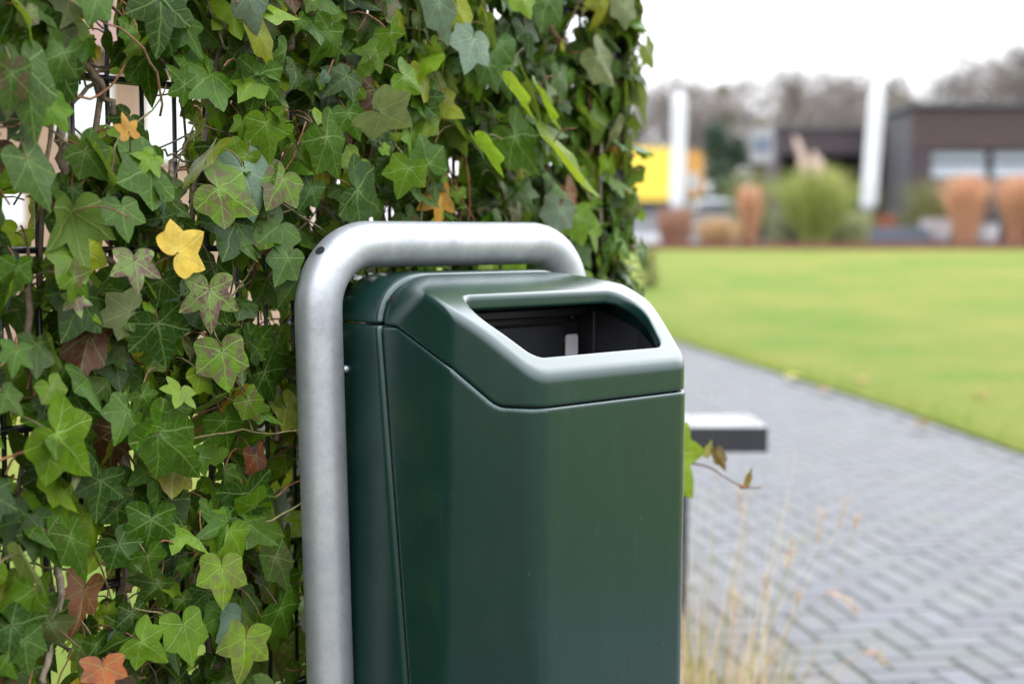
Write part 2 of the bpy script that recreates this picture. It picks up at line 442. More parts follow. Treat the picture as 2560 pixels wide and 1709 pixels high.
def topf(v, z):
    A = (z + .0505 + .07 * (v - .08)) / 1.002
    B = (z + .0930 + .785 * (v - .21)) / 1.268
    return smax(A, B, .058)
def f_lid(v, h, z):
    pl = plan(v, h, z); tp = topf(v, z)
    k = .085 + (.009 - .085) * np.clip((v - .076) / .075, 0, 1)
    o = smax(pl, tp, k)
    d = smax(o, seam(v) + .0007 - z, .003)
    d = smax(d, vs_(z) + .0036 - v, .005)
    cav = smax(pl + .006, tp + .017, k)
    d = smax(d, -cav, .003)
    ah = np.abs(h)
    op = smax(.168 - v, v - .2735, .004)
    op = smax(op, smax((ah - .1385 - .44 * (v - .17)) / 1.09, (ah - .1560 + .54 * (v - .205)) / 1.136, .022), .014)
    return smax(d, -op, .005)
def f_body(v, h, z):
    pl = plan(v, h, z, .0012)
    d = smax(pl, z - seam(v) + .0008, .004)
    d = smax(d, vs_(z) + .0036 - v, .005)
    d = smax(d, -(z + .86), .02)
    cav = np.maximum(np.maximum(plan(v, h, z) + .007, -(z + .84)), .06 - v)
    return smax(d, -cav, .003)
def f_shell(v, h, z):
    sd = np.abs(h) - HW - .002; tp = z + .0475
    d = smax(sd, tp, .085)
    d = smax(d, v - vs_(z), .011); d = smax(d, -.04 - v, .03)
    return smax(d, -(z + .86), .02)
def f_cap(v, h, z): return smax(f_shell(v, h, z), -.1104 - z, .003)
def f_rear(v, h, z): return smax(f_shell(v, h, z), z + .1126, .003)
def nets(name, fn, lo, hi, st, m, parent):
    lo = np.array(lo); n = [int(math.ceil((hi[i] - lo[i]) / st[i])) + 1 for i in range(3)]
    st = np.array(st); ax = [lo[i] + st[i] * np.arange(n[i]) for i in range(3)]
    V, H, Z = np.meshgrid(*ax, indexing='ij'); F = fn(V, H, Z); I = F < 0
    a = I[:-1, :-1, :-1]; alls = a.copy(); anys = a.copy()
    for i in (0, 1):
        for j in (0, 1):
            for k in (0, 1):
                q = I[i:n[0]-1+i, j:n[1]-1+j, k:n[2]-1+k]; alls &= q; anys |= q
    mixd = anys & ~alls; ids = np.full(mixd.shape, -1, 'i8'); c = np.argwhere(mixd); ids[mixd] = np.arange(len(c))
    P = lo + (c + .5) * st
    e = 2e-4
    for it in range(6):
        f0 = fn(P[:, 0], P[:, 1], P[:, 2]); G = np.zeros_like(P)
        for d in range(3):
            Q = P.copy(); Q[:, d] += e; Q2 = P.copy(); Q2[:, d] -= e
            G[:, d] = (fn(*Q.T) - fn(*Q2.T)) / (2 * e)
        g2 = np.maximum((G * G).sum(1), .2)
        P = P - np.clip((f0 / g2)[:, None] * G, -st.max(), st.max()) * (1 if it < 5 else .9)
    quads = []
    for d in range(3):
        o = [x for x in range(3) if x != d]
        sl0 = [slice(None)] * 3; sl1 = [slice(None)] * 3; sl0[d] = slice(0, -1); sl1[d] = slice(1, None)
        A, B = I[tuple(sl0)], I[tuple(sl1)]; cr = np.argwhere(A != B)
        cr = cr[(cr[:, o[0]] > 0) & (cr[:, o[1]] > 0) & (cr[:, o[0]] < n[o[0]]-1) & (cr[:, o[1]] < n[o[1]]-1)]
        q = []
        for da, db in ((0, 0), (-1, 0), (-1, -1), (0, -1)):
            cc = cr.copy(); cc[:, o[0]] += da; cc[:, o[1]] += db; q.append(ids[cc[:, 0], cc[:, 1], cc[:, 2]])
        q = np.stack(q, 1); ins = A[cr[:, 0], cr[:, 1], cr[:, 2]]
        fl = ins if d != 1 else ~ins
        q[~fl] = q[~fl][:, ::-1]; quads.append(q)
    quads = np.concatenate(quads)
    P = P.copy(); P[:, 2] += CAMZ
    return mesh_np(name, P, quads, m, parent)
nets('lid', f_lid, (.055, -.205, -.215), (.305, .205, -.035), (.0022,) * 3, M['paint'], bin_)
nets('body', f_body, (.055, -.205, -.875), (.31, .205, -.095), (.003, .003, .0026), M['paint'], bin_)
cap = nets('shell_cap', f_cap, (-.05, -.205, -.125), (.08, .205, -.03), (.002,) * 3, M['paint'], bin_)
nets('rear_shell', f_rear, (-.05, -.205, -.88), (.165, .205, -.105), (.0020, .0025, .003), M['paint'], bin_)
# dark inner bin seen through the opening
b = MB(); zz = lambda z: z + CAMZ
def ring_at(ins, z, fol=None): # octagon following the plan; fol: rim this far above the lid seam
    k = HW - ins; fr = .298 - ins; fw = .138 - ins * .6
    zs = [z] * 3 if fol is None else [-.113 + fol, -.153 + fol, -.203 + fol]
    return [(x_, y_ * sg, zz(q)) for sg, od in ((-1, 1), (1, -1)) for x_, y_, q in ((.078, k, zs[0]), (.19, k, zs[1]), (fr, fw, zs[2]))[::od]]
vs = ring_at(.014, -.84) + ring_at(.014, 0, .024) + ring_at(.017, 0, .024) + ring_at(.020, -.83)
fs = [(r*6+i, r*6+(i+1) % 6, r*6+6+(i+1) % 6, r*6+6+i) for r in range(3) for i in range(6)] + [tuple(range(18, 24))]
b.add(vs, fs)
ln = b.build('inner_liner', M['liner'], bin_)
b = MB(); b.box((.076, -.178, zz(-.84)), (.080, .178, zz(-.075)))
b.box((.0805, -.165, zz(-.112)), (.100, .165, zz(-.100)), .002); b.box((.0805, -.012, zz(-.183)), (.092, .128, zz(-.121)), .004)
b.box((.0805, .166, zz(-.18)), (.112, .172, zz(-.105)), .001); b.tube([(.0805, .150, zz(-.115)), (.088, .150, zz(-.115))], .006)
b.build('back_panel', M['liner'], bin_)
b = MB()
c = [(.129, -.1385), (.1475, -.1385), (.1505, -.1415), (.1505, -.172), (.126, -.172), (.126, -.1415)]
b.add([(.0935, h, zz(z)) for h, z in c] + [(.0955, h, zz(z)) for h, z in c],
      [(6,7,8,9,10,11)[::-1], (0,1,2,3,4,5)] + [(i, (i+1) % 6, 6+(i+1) % 6, 6+i) for i in range(6)])
b.build('sticker', M['sticker'], ln)
# galvanised hoop
Rb = .081; zt = -.0111; LEAN = .028
pts = []; hs = SPAN / 2
for z in (-1.24, -.9, -.6, -.4, -.25, zt - Rb - .02): pts.append((0, -hs - z * 0 + LEAN * max(0, -z - .11), z))
for i in range(17):
    a = math.pi / 2 * i / 16; pts.append((0, -hs + Rb - Rb * math.cos(a), zt - Rb + Rb * math.sin(a)))
n0 = len(pts)
pts.append((0, 0, zt))
pts += [(x, -y_, z) for x, y_, z in pts[:n0][::-1]]
b = MB(); b.tube([(x, y_, zz(z)) for x, y_, z in pts], .0302, 48)
hoop = b.build('mounting_hoop', M['galv'], bin_)
# drain hole in the outer side of the bend: a raised disc, the bore's shade painted dark
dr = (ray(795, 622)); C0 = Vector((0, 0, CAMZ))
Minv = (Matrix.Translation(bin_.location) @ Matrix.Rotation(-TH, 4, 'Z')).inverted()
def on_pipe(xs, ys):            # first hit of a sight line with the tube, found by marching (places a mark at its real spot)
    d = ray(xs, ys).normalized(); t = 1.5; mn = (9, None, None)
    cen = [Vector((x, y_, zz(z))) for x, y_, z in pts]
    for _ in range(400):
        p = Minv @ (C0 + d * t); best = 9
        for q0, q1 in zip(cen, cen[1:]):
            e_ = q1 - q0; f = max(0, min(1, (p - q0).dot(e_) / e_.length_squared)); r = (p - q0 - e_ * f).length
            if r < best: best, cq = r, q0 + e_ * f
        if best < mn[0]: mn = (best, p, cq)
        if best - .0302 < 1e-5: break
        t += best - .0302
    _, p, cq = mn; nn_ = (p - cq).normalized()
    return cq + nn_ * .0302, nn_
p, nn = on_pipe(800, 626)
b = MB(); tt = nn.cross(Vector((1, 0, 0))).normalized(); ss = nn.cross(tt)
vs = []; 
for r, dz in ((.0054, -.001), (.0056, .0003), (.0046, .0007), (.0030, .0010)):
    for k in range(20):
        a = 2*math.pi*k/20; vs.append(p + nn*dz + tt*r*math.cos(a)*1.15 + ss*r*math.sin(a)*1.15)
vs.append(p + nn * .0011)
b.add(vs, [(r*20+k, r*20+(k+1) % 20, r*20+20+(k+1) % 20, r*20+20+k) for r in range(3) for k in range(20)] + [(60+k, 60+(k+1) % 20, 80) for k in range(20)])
b.build('drain_hole', simple('bore_shade', (.004, .004, .005), .8), hoop)
for sg in (-1, 1):
    for z in (-.172, -.60):
        b = MB(); b.lathe([(.0001, .012), (.005, .011), (.0065, .006), (.0065, -.03)], 12)
        b.v = [(.001 + x_ * .75, sg * (HW + z_ * .7), zz(z) + y_ * .75) for x_, y_, z_ in b.v]
        b.build('bolt', M['galv'], bin_)
# ------------------------------------------------------------------ mesh fence
FT = R(36.385); fn = Vector((math.cos(FT), -math.sin(FT), 0)); fu = Vector((math.sin(FT), math.cos(FT), 0))
FO = Vector((-.47624, 1.69013, 0))
T0, T1, FTOP = -.85, 1.055, 1.83
fence = empty('mesh_fence', FO, 'black welded wire mesh fence carrying the ivy behind the bin', 'fence', -FT)
def fl(t, off, z): return FO + fu * t + fn * off + Vector((0, 0, z))
b = MB()
for k in range(int(T0 / .05), int(T1 / .05) + 1):
    if k * .05 < T1 - .02: b.tube([(0, k * .05, .03), (0, k * .05, FTOP)], .003, 7)
zc = .18355 + CAMZ
for k in range(-3, 8):
    z = zc - .2 * k
    if .03 < z < FTOP:
        for o in (-.007, .007): b.tube([(o, T0, z), (o, T1, z)], .004, 7)
b.build('mesh_panel', M['black_wire'], fence)
for t in (T1 + .03, T0 - .03):
    b = MB(); b.box((-.03, t - .02, 0), (.03, t + .02, FTOP + .03), .004); po = b.build('post', M['black_wire'], fence)
    b = MB(); b.box((-.032, t - .022, FTOP + .0305), (.032, t + .022, FTOP + .038), .002); b.build('post_cap', M['black_wire'], po)
# ------------------------------------------------------------------ ivy
ivy = empty('ivy', FO, 'dense green ivy with yellow and purple leaves climbing the black mesh fence', 'ivy', -FT)
IM = (Matrix.Translation(FO) @ Matrix.Rotation(-FT, 4, 'Z')).inverted()
def outline(n, deep, rs):
    pk = [(0, 1.0), (.96, .80), (2.0, .60)]; vl = [(.50, .62), (1.52, .52)]
    key = [(0, 1.0 + rs.normal(0, .04)), (.46, .66 - .20*deep), (.96, .82 - .08*(1-deep) + rs.normal(0, .03)), (1.50, .56 - .16*deep), (2.0, .60 + rs.normal(0, .03)), (2.62, .40), (3.14, .05)]
    th = np.linspace(-math.pi, math.pi, n, endpoint=False); r = np.zeros(n)
    for i, t in enumerate(np.abs(th)):
        for (a0, r0), (a1, r1) in zip(key, key[1:]):
            if a0 <= t <= a1:
                f = (t - a0) / (a1 - a0)
                if r0 > r1 and a0 < 2.0: f = f ** .86       # pointed at the lobes, round in the bays
                elif r0 < r1: f = 1 - (1 - f) ** .86
                else: f = f ** 1.3
                r[i] = r0 + (r1 - r0) * f; break
    return th, r
def template(n, rings, deep, seed):
    rs = np.random.default_rng(seed); th, r = outline(n, deep, rs)
    pts = [[0.0, 0.0]]
    for q in rings: pts += [[q * ri * math.cos(t), q * ri * math.sin(t)] for t, ri in zip(th, r)]
    F = [(0, 1 + k, 1 + (k + 1) % n) for k in range(n)]
    for a in range(len(rings) - 1):
        o = 1 + a * n
        for k in range(n):
            k2 = (k + 1) % n; F += [(o+k, o+n+k, o+n+k2), (o+k, o+n+k2, o+k2)]
    return np.array(pts), np.array(F)
TPL = [template(26, (.55, 1.0), d, 3 + i) for i, d in enumerate((.70, .45, .25, 1.0, .02))]
TPH = [template(52, (.3, .55, .8, 1.0), d, 13 + i) for i, d in enumerate((.70, .45, .25, 1.0, .02))]
def leaf_batch(tpl, base, ax, nz, L, fold, bend, wav, wid):
    """base (N,3) world, ax tip axis, nz normal; returns verts (N,k,3)"""
    p, F = tpl; N = len(base)
    x = p[None, :, 0]; y = p[None, :, 1] * wid[:, None]
    ph = wav[:, 1:2]
    z = -fold[:, None] * np.abs(y) + bend[:, None] * -(x * np.abs(x)) * .6 + .5 * fold[:, None] * y * y \
        + wav[:, 0:1] * (np.sin(5 * x + ph) * np.cos(6 * y + 2 * ph) + .6 * np.sin(9 * y + ph) * (x * x + y * y))
    ay = np.cross(nz, ax)
    return base[:, None] + L[:, None, None] * (x[..., None] * ax[:, None] + y[..., None] * ay[:, None] + z[..., None] * nz[:, None])
def norm(a): return a / np.linalg.norm(a, axis=-1, keepdims=True)
TINT = dict(dark=(.015, .044, .0008), mid=(.034, .085, .0010), light=(.075, .145, .0025), bright=(.120, .195, .004), yg=(.18, .20, .008), pale=(.10, .15, .10),
            grey=(.036, .078, .008), yellow=(.47, .31, .025), orange=(.40, .19, .025), brown=(.075, .027, .012), red=(.26, .035, .02), olive=(.105, .122, .043), purple=(.125, .18, .043))
gapsrc = [(262, 40, 20, 38), (78, 130, 20, 44), (100, 615, 24, 26), (20, 330, 18, 40), (280, 620, 20, 22), (60, 1075, 30, 20), (230, 1475, 46, 18), (272, 1250, 14, 40), (436, 470, 14, 34), (500, 640, 14, 18), (728, 250, 20, 14), (20, 1390, 16, 34), (240, 232, 66, 56), (400, 285, 50, 70), (25, 525, 34, 34), (150, 372, 26, 26), (300, 700, 14, 26), (265, 655, 14, 24), (30, 1140, 20, 46), (330, 1160, 20, 28),
          (475, 1220, 22, 22), (270, 1330, 22, 20), (330, 1460, 30, 18), (180, 1400, 14, 34), (515, 1560, 14, 30), (150, 1690, 30, 26), (1253, 45, 12, 9), (1430, 70, 18, 36), (1450, 50, 12, 16), (30, 870, 10, 44), (470, 1100, 12, 14)]
GAP = []
for gx, gy, rx, ry in gapsrc:
    d = ray(gx, gy); k = (FO - C0).dot(fn) / d.dot(fn); q = C0 + d * k
    d2 = ray(gx + rx, gy); q2 = C0 + d2 * ((FO - C0).dot(fn) / d2.dot(fn)); D = q.y
    GAP.append(((q - FO).dot(fu), q.z, abs((q2 - q).dot(fu)), ry / FPX * D))
N = 9400
t_ = rng.uniform(T0, T1 + .10, N); z_ = CAMZ - .80 + 1.42 * rng.uniform(0, 1, N) ** .9
t_[-300:] = np.where(np.arange(300) < 170, rng.uniform(T1 - .05, T1 + .075, 300), rng.uniform(T1 - .12, T1 + .06, 300)); z_[-300:] = rng.uniform(.75, 1.85, 300)
lay = rng.uniform(0, 1, N); off = np.where(lay < .62, rng.normal(.050, .032, N), rng.normal(-.055, .035, N))
off = np.clip(off, -.14, .090); tw = np.clip((t_ - .62) / .42, 0, 1); off = off * (1 - .62 * tw) - .012 * tw; off[-300:] = np.where(np.arange(300) < 170, rng.uniform(.036, .06, 300), rng.uniform(-.05, .05, 300))
keep = np.ones(N, bool)
# see-through gaps: judged along the sight line's crossing of the fence plane, so leaves of both faces stay clear
basew = np.array(FO)[None] + t_[:, None] * np.array(fu) + off[:, None] * np.array(fn); basew[:, 2] = z_
cx_ = np.array([0, 0, CAMZ]); dirs = basew - cx_; kf = (np.array(FO - C0) @ np.array(fn)) / (dirs @ np.array(fn))
cross = cx_ + dirs * kf[:, None]; ct = (cross - np.array(FO)) @ np.array(fu); cz = cross[:, 2]
for gt, gz, ra, rb in GAP:
    keep &= ((ct - gt) / (ra + .016)) ** 2 + ((cz - gz - .010) / (rb + .020)) ** 2 > 1
keep &= ~((t_ > T1 - .03) & (rng.uniform(0, 1, N) < .18))
# thin out by broad noise, more at the left
ns = np.sin(t_ * 17 + 3 * np.sin(z_ * 9)) * np.sin(z_ * 14 + 2 * np.cos(t_ * 11))
keep &= ~((ns > .62) & (t_ < .7) & (rng.uniform(0, 1, N) < .55))
# clear of the bin and hoop
lb = (basew[:, :2] - np.array(bin_.location)[:2]); bv = lb @ np.array([math.cos(TH), -math.sin(TH)]); bh = lb @ np.array(bu)
keep &= ~((np.abs(bh) < .285) & (bv > -.075) & (z_ < CAMZ + .055))
# ---- hand placed leaves that read one by one in the photograph: base px, tip px, tint, mottle, offset, template, width
HL = [
 (63,27,67,86,'purple',.9,.07,2,1.1),(157,80,157,156,'dark',.6,.05,2,1.0),(402,-8,402,136,'dark',.1,.08,0,1.15),(241,-10,226,62,'mid',.0,.08,2,1.0),(622,-18,650,87,'pale',.25,.10,4,.85),
 (643,73,690,180,'yg',.1,.09,4,.55),(526,184,470,236,'mid',.0,.06,1,1.25),(463,214,420,160,'mid',0,.075,3,1.0),(57,165,103,346,'grey',.1,.09,4,.72),(30,180,19,300,'grey',.8,.10,4,.75),
 (149,180,115,300,'dark',0,.06,2,.9),(214,377,275,458,'grey',.05,.07,2,1.0),(377,425,288,455,'mid',0,.075,2,1.35),
 (545,470,658,538,'light',.75,.095,2,1.05),(708,444,668,524,'light',.85,.085,1,1.2),(667,308,678,410,'light',.05,.085,1,1.05),(646,184,623,297,'mid',.05,.08,2,.95),(67,398,131,522,'grey',.1,.09,4,.8),
 (304,518,325,602,'mid',.2,.085,1,1.2),(405,545,420,470,'dark',0,.06,2,1.0),
 (180,642,150,706,'light',.3,.075,1,1.15),(184,694,234,748,'light',.8,.09,3,1.0),(187,744,206,794,'purple',1.0,.08,3,1.0),
 (396,807,421,918,'dark',0,.075,1,1.35),(405,700,388,780,'dark',.05,.08,2,1.1),(555,877,575,988,'light',.8,.09,2,1.2),(451,973,440,1020,'bright',.2,.09,3,1.15),(356,987,386,1035,'mid',.15,.085,3,1.15),
 (126,965,161,1028,'light',.3,.085,2,1.0),(318,1025,287,1112,'mid',.05,.08,1,1.0),(140,1084,236,1188,'light',.15,.10,1,1.1),(400,1080,514,1192,'mid',.1,.095,4,.8),(42,667,38,748,'mid',.1,.08,2,1.0),(40,875,34,944,'mid',0,.08,3,1.0),
 (253,1200,243,1302,'dark',0,.06,0,1.2),(621,1232,642,1342,'dark',0,.07,0,1.35),(369,1389,388,1452,'mid',.2,.08,1,1.2),(555,1416,563,1520,'bright',.5,.095,1,1.15),(353,1601,422,1652,'light',.1,.09,0,1.25),
 (615,1593,602,1708,'bright',.45,.09,0,1.15),(458,1562,487,1672,'light',.1,.09,2,1.0),(175,1340,218,1452,'mid',.2,.085,4,.6),(60,1600,76,1694,'grey',0,.08,2,1.0),(690,1390,730,1480,'grey',.4,.09,4,.7),
 (1022,418,1000,500,'light',.1,.105,1,1.3),(1072,412,1052,326,'mid',0,.095,2,1.15),(892,475,968,530,'dark',0,.085,2,1.25),(815,341,874,458,'mid',.1,.095,2,.85),
 (1285,337,1357,446,'mid',.1,.11,2,.8),(1095,4,1127,114,'pale',.2,.11,4,.7),(1145,15,1178,106,'yg',0,.09,4,.75),(1183,96,1166,182,'pale',.1,.105,1,1.0),(976,82,994,144,'light',0,.105,3,1.1),
 (1010,190,1062,238,'light',0,.10,2,1.0),(1560,10,1570,78,'olive',0,.06,2,1.0),(1495,140,1545,224,'olive',0,.06,2,.9),(1300,-15,1332,52,'bright',0,.09,2,1.0),(1370,-5,1350,90,'grey',0,.09,2,1.0),
 (870,280,905,352,'mid',0,.08,1,1.1),(1220,160,1250,240,'grey',0,.09,2,.9),(1400,185,1405,262,'grey',.1,.08,2,.7),(1440,540,1462,620,'light',.2,.07,2,1.1),(1400,520,1385,598,'pale',.5,.08,2,1.0),
 (740,700,700,770,'grey',.1,.085,4,.8),(720,640,690,720,'grey',.1,.085,2,.9),(700,560,640,610,'mid',.1,.07,1,1.2),(590,560,560,650,'dark',.05,.06,1,1.3),(620,1000,660,1060,'light',.85,.09,2,.9),
 (560,1050,580,1130,'mid',0,.07,2,1.1),(500,930,545,990,'bright',.1,.08,2,.9),(660,930,700,1010,'dark',0,.05,2,1.2),(120,1330,160,1420,'mid',0,.07,1,1.0),(520,1480,530,1560,'dark',0,.06,2,1.1),
 (410,1320,440,1390,'dark',0,.06,1,1.1),(700,1520,735,1600,'mid',0,.08,1,1.1),(15,985,60,1040,'mid',.2,.08,1,1.0),(290,1270,300,1340,'dark',0,.05,1,1.0)]
HL = [h for h in HL]
def hand(h, lift=.018):
    xs0, ys0, xs1, ys1, tn, mo, of, tp, wd = h
    def hit(x, y, o):
        d = ray(x, y); return C0 + d * ((FO + fn * o - C0).dot(fn) / d.dot(fn))
    of += .015; A_ = hit(xs0, ys0, of); B_ = hit(xs1, ys1, of + random.uniform(-.01, lift))
    ax = (B_ - A_); L = ax.length; ax /= L
    nm = (fn * .75 - ray(xs0, ys0).normalized() * .55 + Vector((0, 0, .30)) + Vector((random.gauss(0, .12), random.gauss(0, .12), 0)))
    nm = (nm - ax * nm.dot(ax)).normalized()
    return np.array(A_), np.array(ax), np.array(nm), L
def to_ivy(P):                          # world -> ivy local
    Mx = np.array(IM); return P @ Mx[:3, :3].T + Mx[:3, 3]
stems = MB()
STC = [(.16, .085, .045), (.20, .085, .04), (.13, .10, .06), (.24, .10, .05), (.17, .14, .06)]
def petiole(P, ax, nm, k=1.0):
    P = Vector(P); l = random.uniform(.03, .075) * k
    q2 = P - Vector(nm) * l * .75 - Vector(ax) * l * .35 + Vector((random.gauss(0, .014), random.gauss(0, .014), random.gauss(-.004, .016)))
    q1 = (P + q2) / 2 - Vector(ax) * l * .28 + Vector((0, 0, .006))
    c = tuple(q * .8 for q in random.choice(STC))
    P_ = P + Vector(nm) * .0004; L_ = [IM @ (P_ * (1-f)**2 + q1 * 2*f*(1-f) + q2 * f*f) for f in (0, .25, .5, .75, 1)]
    stems.tube(L_, [.0009, .0010, .0011, .0012, .0013], 4, False, tint=(*c, 1))
V_, F_, LP_, TI_ = [], [], [], []; vo_ = 0
def push(tplset, ti, base, ax, nz, L, fold, bend, wav, wid, tint, mot):
    global vo_
    p, F = tplset[ti]; P = leaf_batch(tplset[ti], base, ax, nz, L, fold, bend, wav, wid); n, k = P.shape[:2]
    V_.append(to_ivy(P.reshape(-1, 3))); F_.append((F[None] + (np.arange(n) * k)[:, None, None]).reshape(-1, 3) + vo_); vo_ += n * k
    lp = np.zeros((n, k, 4)); lp[..., 0] = (p[None, :, 0] + 1.5) / 3; lp[..., 1] = (p[None, :, 1] + 1.5) / 3; lp[..., 2] = mot[:, None]; lp[..., 3] = 1
    LP_.append(lp.reshape(-1, 4)); tt_ = np.ones((n, k, 4)); tt_[..., :3] = tint[:, None]; TI_.append(tt_.reshape(-1, 4))
idx = np.where(keep)[0]; rng.shuffle(idx); n = len(idx)
base = basew[idx]; o_ = off[idx]; tt0 = t_[idx]
front = np.sign(o_ + .012)[:, None]
edge = np.clip((tt0 - T1 + .06) / .12, 0, 1)[:, None]
nz = norm(np.array(fn) * front * (1 - edge * .3) + np.array(fu) * edge * .4 + np.array([0, 0, .30]) + rng.normal(0, .50, (n, 3)))
rot = rng.normal(0, .55, n)
dn = np.array([0, 0, -1.0])[None] * np.cos(rot)[:, None] + np.array(fu)[None] * np.sin(rot)[:, None] + nz * .0
ax = norm(dn - nz * (dn * nz).sum(1, keepdims=True))
L = np.clip(rng.normal(.0395, .014, n), .014, .078)
names = list(TINT); pr = dict(dark=.24, mid=.31, light=.19, bright=.08, yg=.045, pale=.02, grey=.09, yellow=.005, orange=.003, brown=.03, red=.0005, olive=.027)
pk = rng.choice(list(pr), n, p=np.array(list(pr.values())) / sum(pr.values()))
# deep back leaves: old brown ones and paler shade leaves
deep_ = o_ < -.02
pk = np.where(deep_ & (rng.uniform(0, 1, n) < .10), 'brown', pk); pk = np.where(deep_ & (rng.uniform(0, 1, n) < .14), 'yg', pk)
tint = np.array([TINT[k] for k in pk]) * rng.uniform(.68, 1.3, (n, 1)) * rng.uniform(.93, 1.07, (n, 3))
mot = np.where(rng.uniform(0, 1, n) < .09, rng.uniform(.3, .9, n), rng.uniform(0, .12, n))
fold = np.where(rng.uniform(0, 1, n) < .2, rng.uniform(.4, .9, n), rng.uniform(.02, .42, n)); bend = rng.normal(.34, .34, n); wav = np.stack([rng.uniform(.015, .07, n), rng.uniform(0, 6.3, n)], 1); wid = rng.uniform(.78, 1.12, n)
which = rng.integers(0, 5, n)
for ti in range(5):
    s = which == ti
    push(TPL, ti, base[s], ax[s], nz[s], L[s], fold[s], bend[s], wav[s], wid[s], tint[s], mot[s])
for i in range(n): petiole(base[i], ax[i], nz[i])
for h in HL:
    A_, a_, n_, L1 = hand(h)
    push(TPH, h[7], A_[None], a_[None], n_[None], np.array([L1]), np.array([random.uniform(.08, .28)]), np.array([random.uniform(.05, .35)]),
         np.array([[random.uniform(.012, .03), random.uniform(0, 6)]]), np.array([h[8] * .95]), np.array([TINT[h[4]]]) * random.uniform(.92, 1.1), np.array([h[5]]))
    petiole(A_, a_, n_, 1.2)
mesh_np('foliage', np.concatenate(V_), np.concatenate(F_), M['leaf'], ivy, dict(lp=np.concatenate(LP_), tint=np.concatenate(TI_)))
def single(h, label, fold=.2, bend=.25, wavy=.03, name='leaf', nm=None):
    global V_, F_, LP_, TI_, vo_
    V_, F_, LP_, TI_, vo_ = [], [], [], [], 0
    A_, a_, n_, L1 = hand(h)
    if nm is not None:
        v = Vector(nm); a2 = Vector(a_); n_ = np.array((v - a2 * v.dot(a2)).normalized())
    tn = TINT[h[4]] if isinstance(h[4], str) else h[4]
    push(TPH, h[7], A_[None], a_[None], n_[None], np.array([L1]), np.array([fold]), np.array([bend]), np.array([[wavy, 1.3]]), np.array([h[8]]), np.array([tn]), np.array([h[5]]))
    o = mesh_np(name, V_[0], F_[0], M['leaf'], ivy, dict(lp=LP_[0], tint=TI_[0])); o['label'] = label
    petiole(A_, a_, n_, 1.1); return o
single((446,631,512,578,'yellow',.12,.105,1,1.05), 'bright yellow ivy leaf', .1, .1)
single((524,724,529,841,'purple',1.25,.11,3,1.05), 'star shaped purple ivy leaf with yellow veins', .1, .1)
single((337,650,347,738,'purple',1.2,.10,3,1.05), 'small purple ivy leaf with pale veins', .1, .1)
single((322,330,304,277,'orange',.25,.09,3,.85), 'small orange ivy leaf', .15, .1)
single((258,1664,268,1745,(.30, .075, .015),.55,.095,0,1.25), 'red and orange ivy leaf at the bottom', .1, .1)
single((226,832,191,976,'brown',.2,.04,2,.6), 'withered brown leaf', .5, .2, .06)
single((215,1468,182,1592,(.16,.062,.026),.1,.03,0,.75), 'withered brown leaf with ragged lobes', .6, .3, .08)
single((1420,480,1450,560,(.17,.075,.04),.1,.04,2,.9), 'withered brown leaf', .5, .3, .07)
single((1000,120,1040,180,(.20,.09,.055),.1,.03,2,.9), 'withered brown leaf', .5, .3, .06)
single((640,1140,655,1222,(.17, .045, .02),.9,.06,2,.6), 'dark red mottled ivy leaf', .3, .2)
single((66,1387,126,1482,'olive',0,.10,4,.42), 'folded ivy leaf showing its olive underside', .8, .2, nm=fu)
single((1379,375,1480,504,(.20,.27,.025),.0,.125,4,.45), 'long bright yellow green leaf', .5, .2, nm=(-.75,-.5,.45))
single((1271,215,1333,308,(.18,.27,.025),.0,.125,2,.5), 'bright yellow green leaf', .5, .2, nm=(-.75,-.5,.45))
single((1198,364,1257,456,(.16,.27,.02),.0,.12,2,.6), 'bright yellow green leaf', .5, .2, nm=(-.7,-.6,.45))
single((1348,238,1390,330,(.15,.24,.02),.0,.115,4,.6), 'bright green leaf', .4, .2, nm=(-.7,-.6,.45))
single((949,282,1038,322,(.13,.16,.06),.0,.11,2,1.0), 'large dull olive leaf', .2, .1, nm=(.2,-.8,-.5))
single((1618,122,1640,176,(.10,.13,.03),.0,.0,1,.8), 'leaf hanging out against the sky', .2, .2)
single((1585,190,1625,305,(.14,.17,.11),.0,.03,4,.35), 'narrow pale leaf at the fence end', .4, .4, nm=fu)
single((1540,600,1580,650,(.12,.2,.05),.1,.03,1,.9), 'ivy leaf at the fence end', .2, .2)
# stems
def stem(pl, r0, r1, tint, jit=.004, sub=5):
    P = [Vector(p) for p in pl]; out = []
    for i in range(len(P) - 1):
        a_, b_ = P[max(i-1, 0)], P[i]; c_, d_ = P[i+1], P[min(i+2, len(P)-1)]
        for s_ in range(sub):
            f = s_ / sub
            q = b_ * (1-f) + c_ * f + (c_ - a_ - (d_ - b_)) * 0 
            t2, t3 = f*f, f*f*f
            q = .5 * ((2*b_) + (c_ - a_) * f + (2*a_ - 5*b_ + 4*c_ - d_) * t2 + (-a_ + 3*b_ - 3*c_ + d_) * t3)
            out.append(q + Vector((random.gauss(0, jit), random.gauss(0, jit), random.gauss(0, jit))))
    out.append(P[-1]); m = len(out)
    stems.tube(out, [r0 + (r1 - r0) * i / (m-1) for i in range(m)], 7, True, tint=(*tint, 1))
def fpx(x, y, o):
    d = ray(x, y); q = C0 + d * ((FO + fn * o - C0).dot(fn) / d.dot(fn)); return IM @ q
BARK = [(.17, .125, .085), (.21, .165, .12), (.13, .09, .06)]
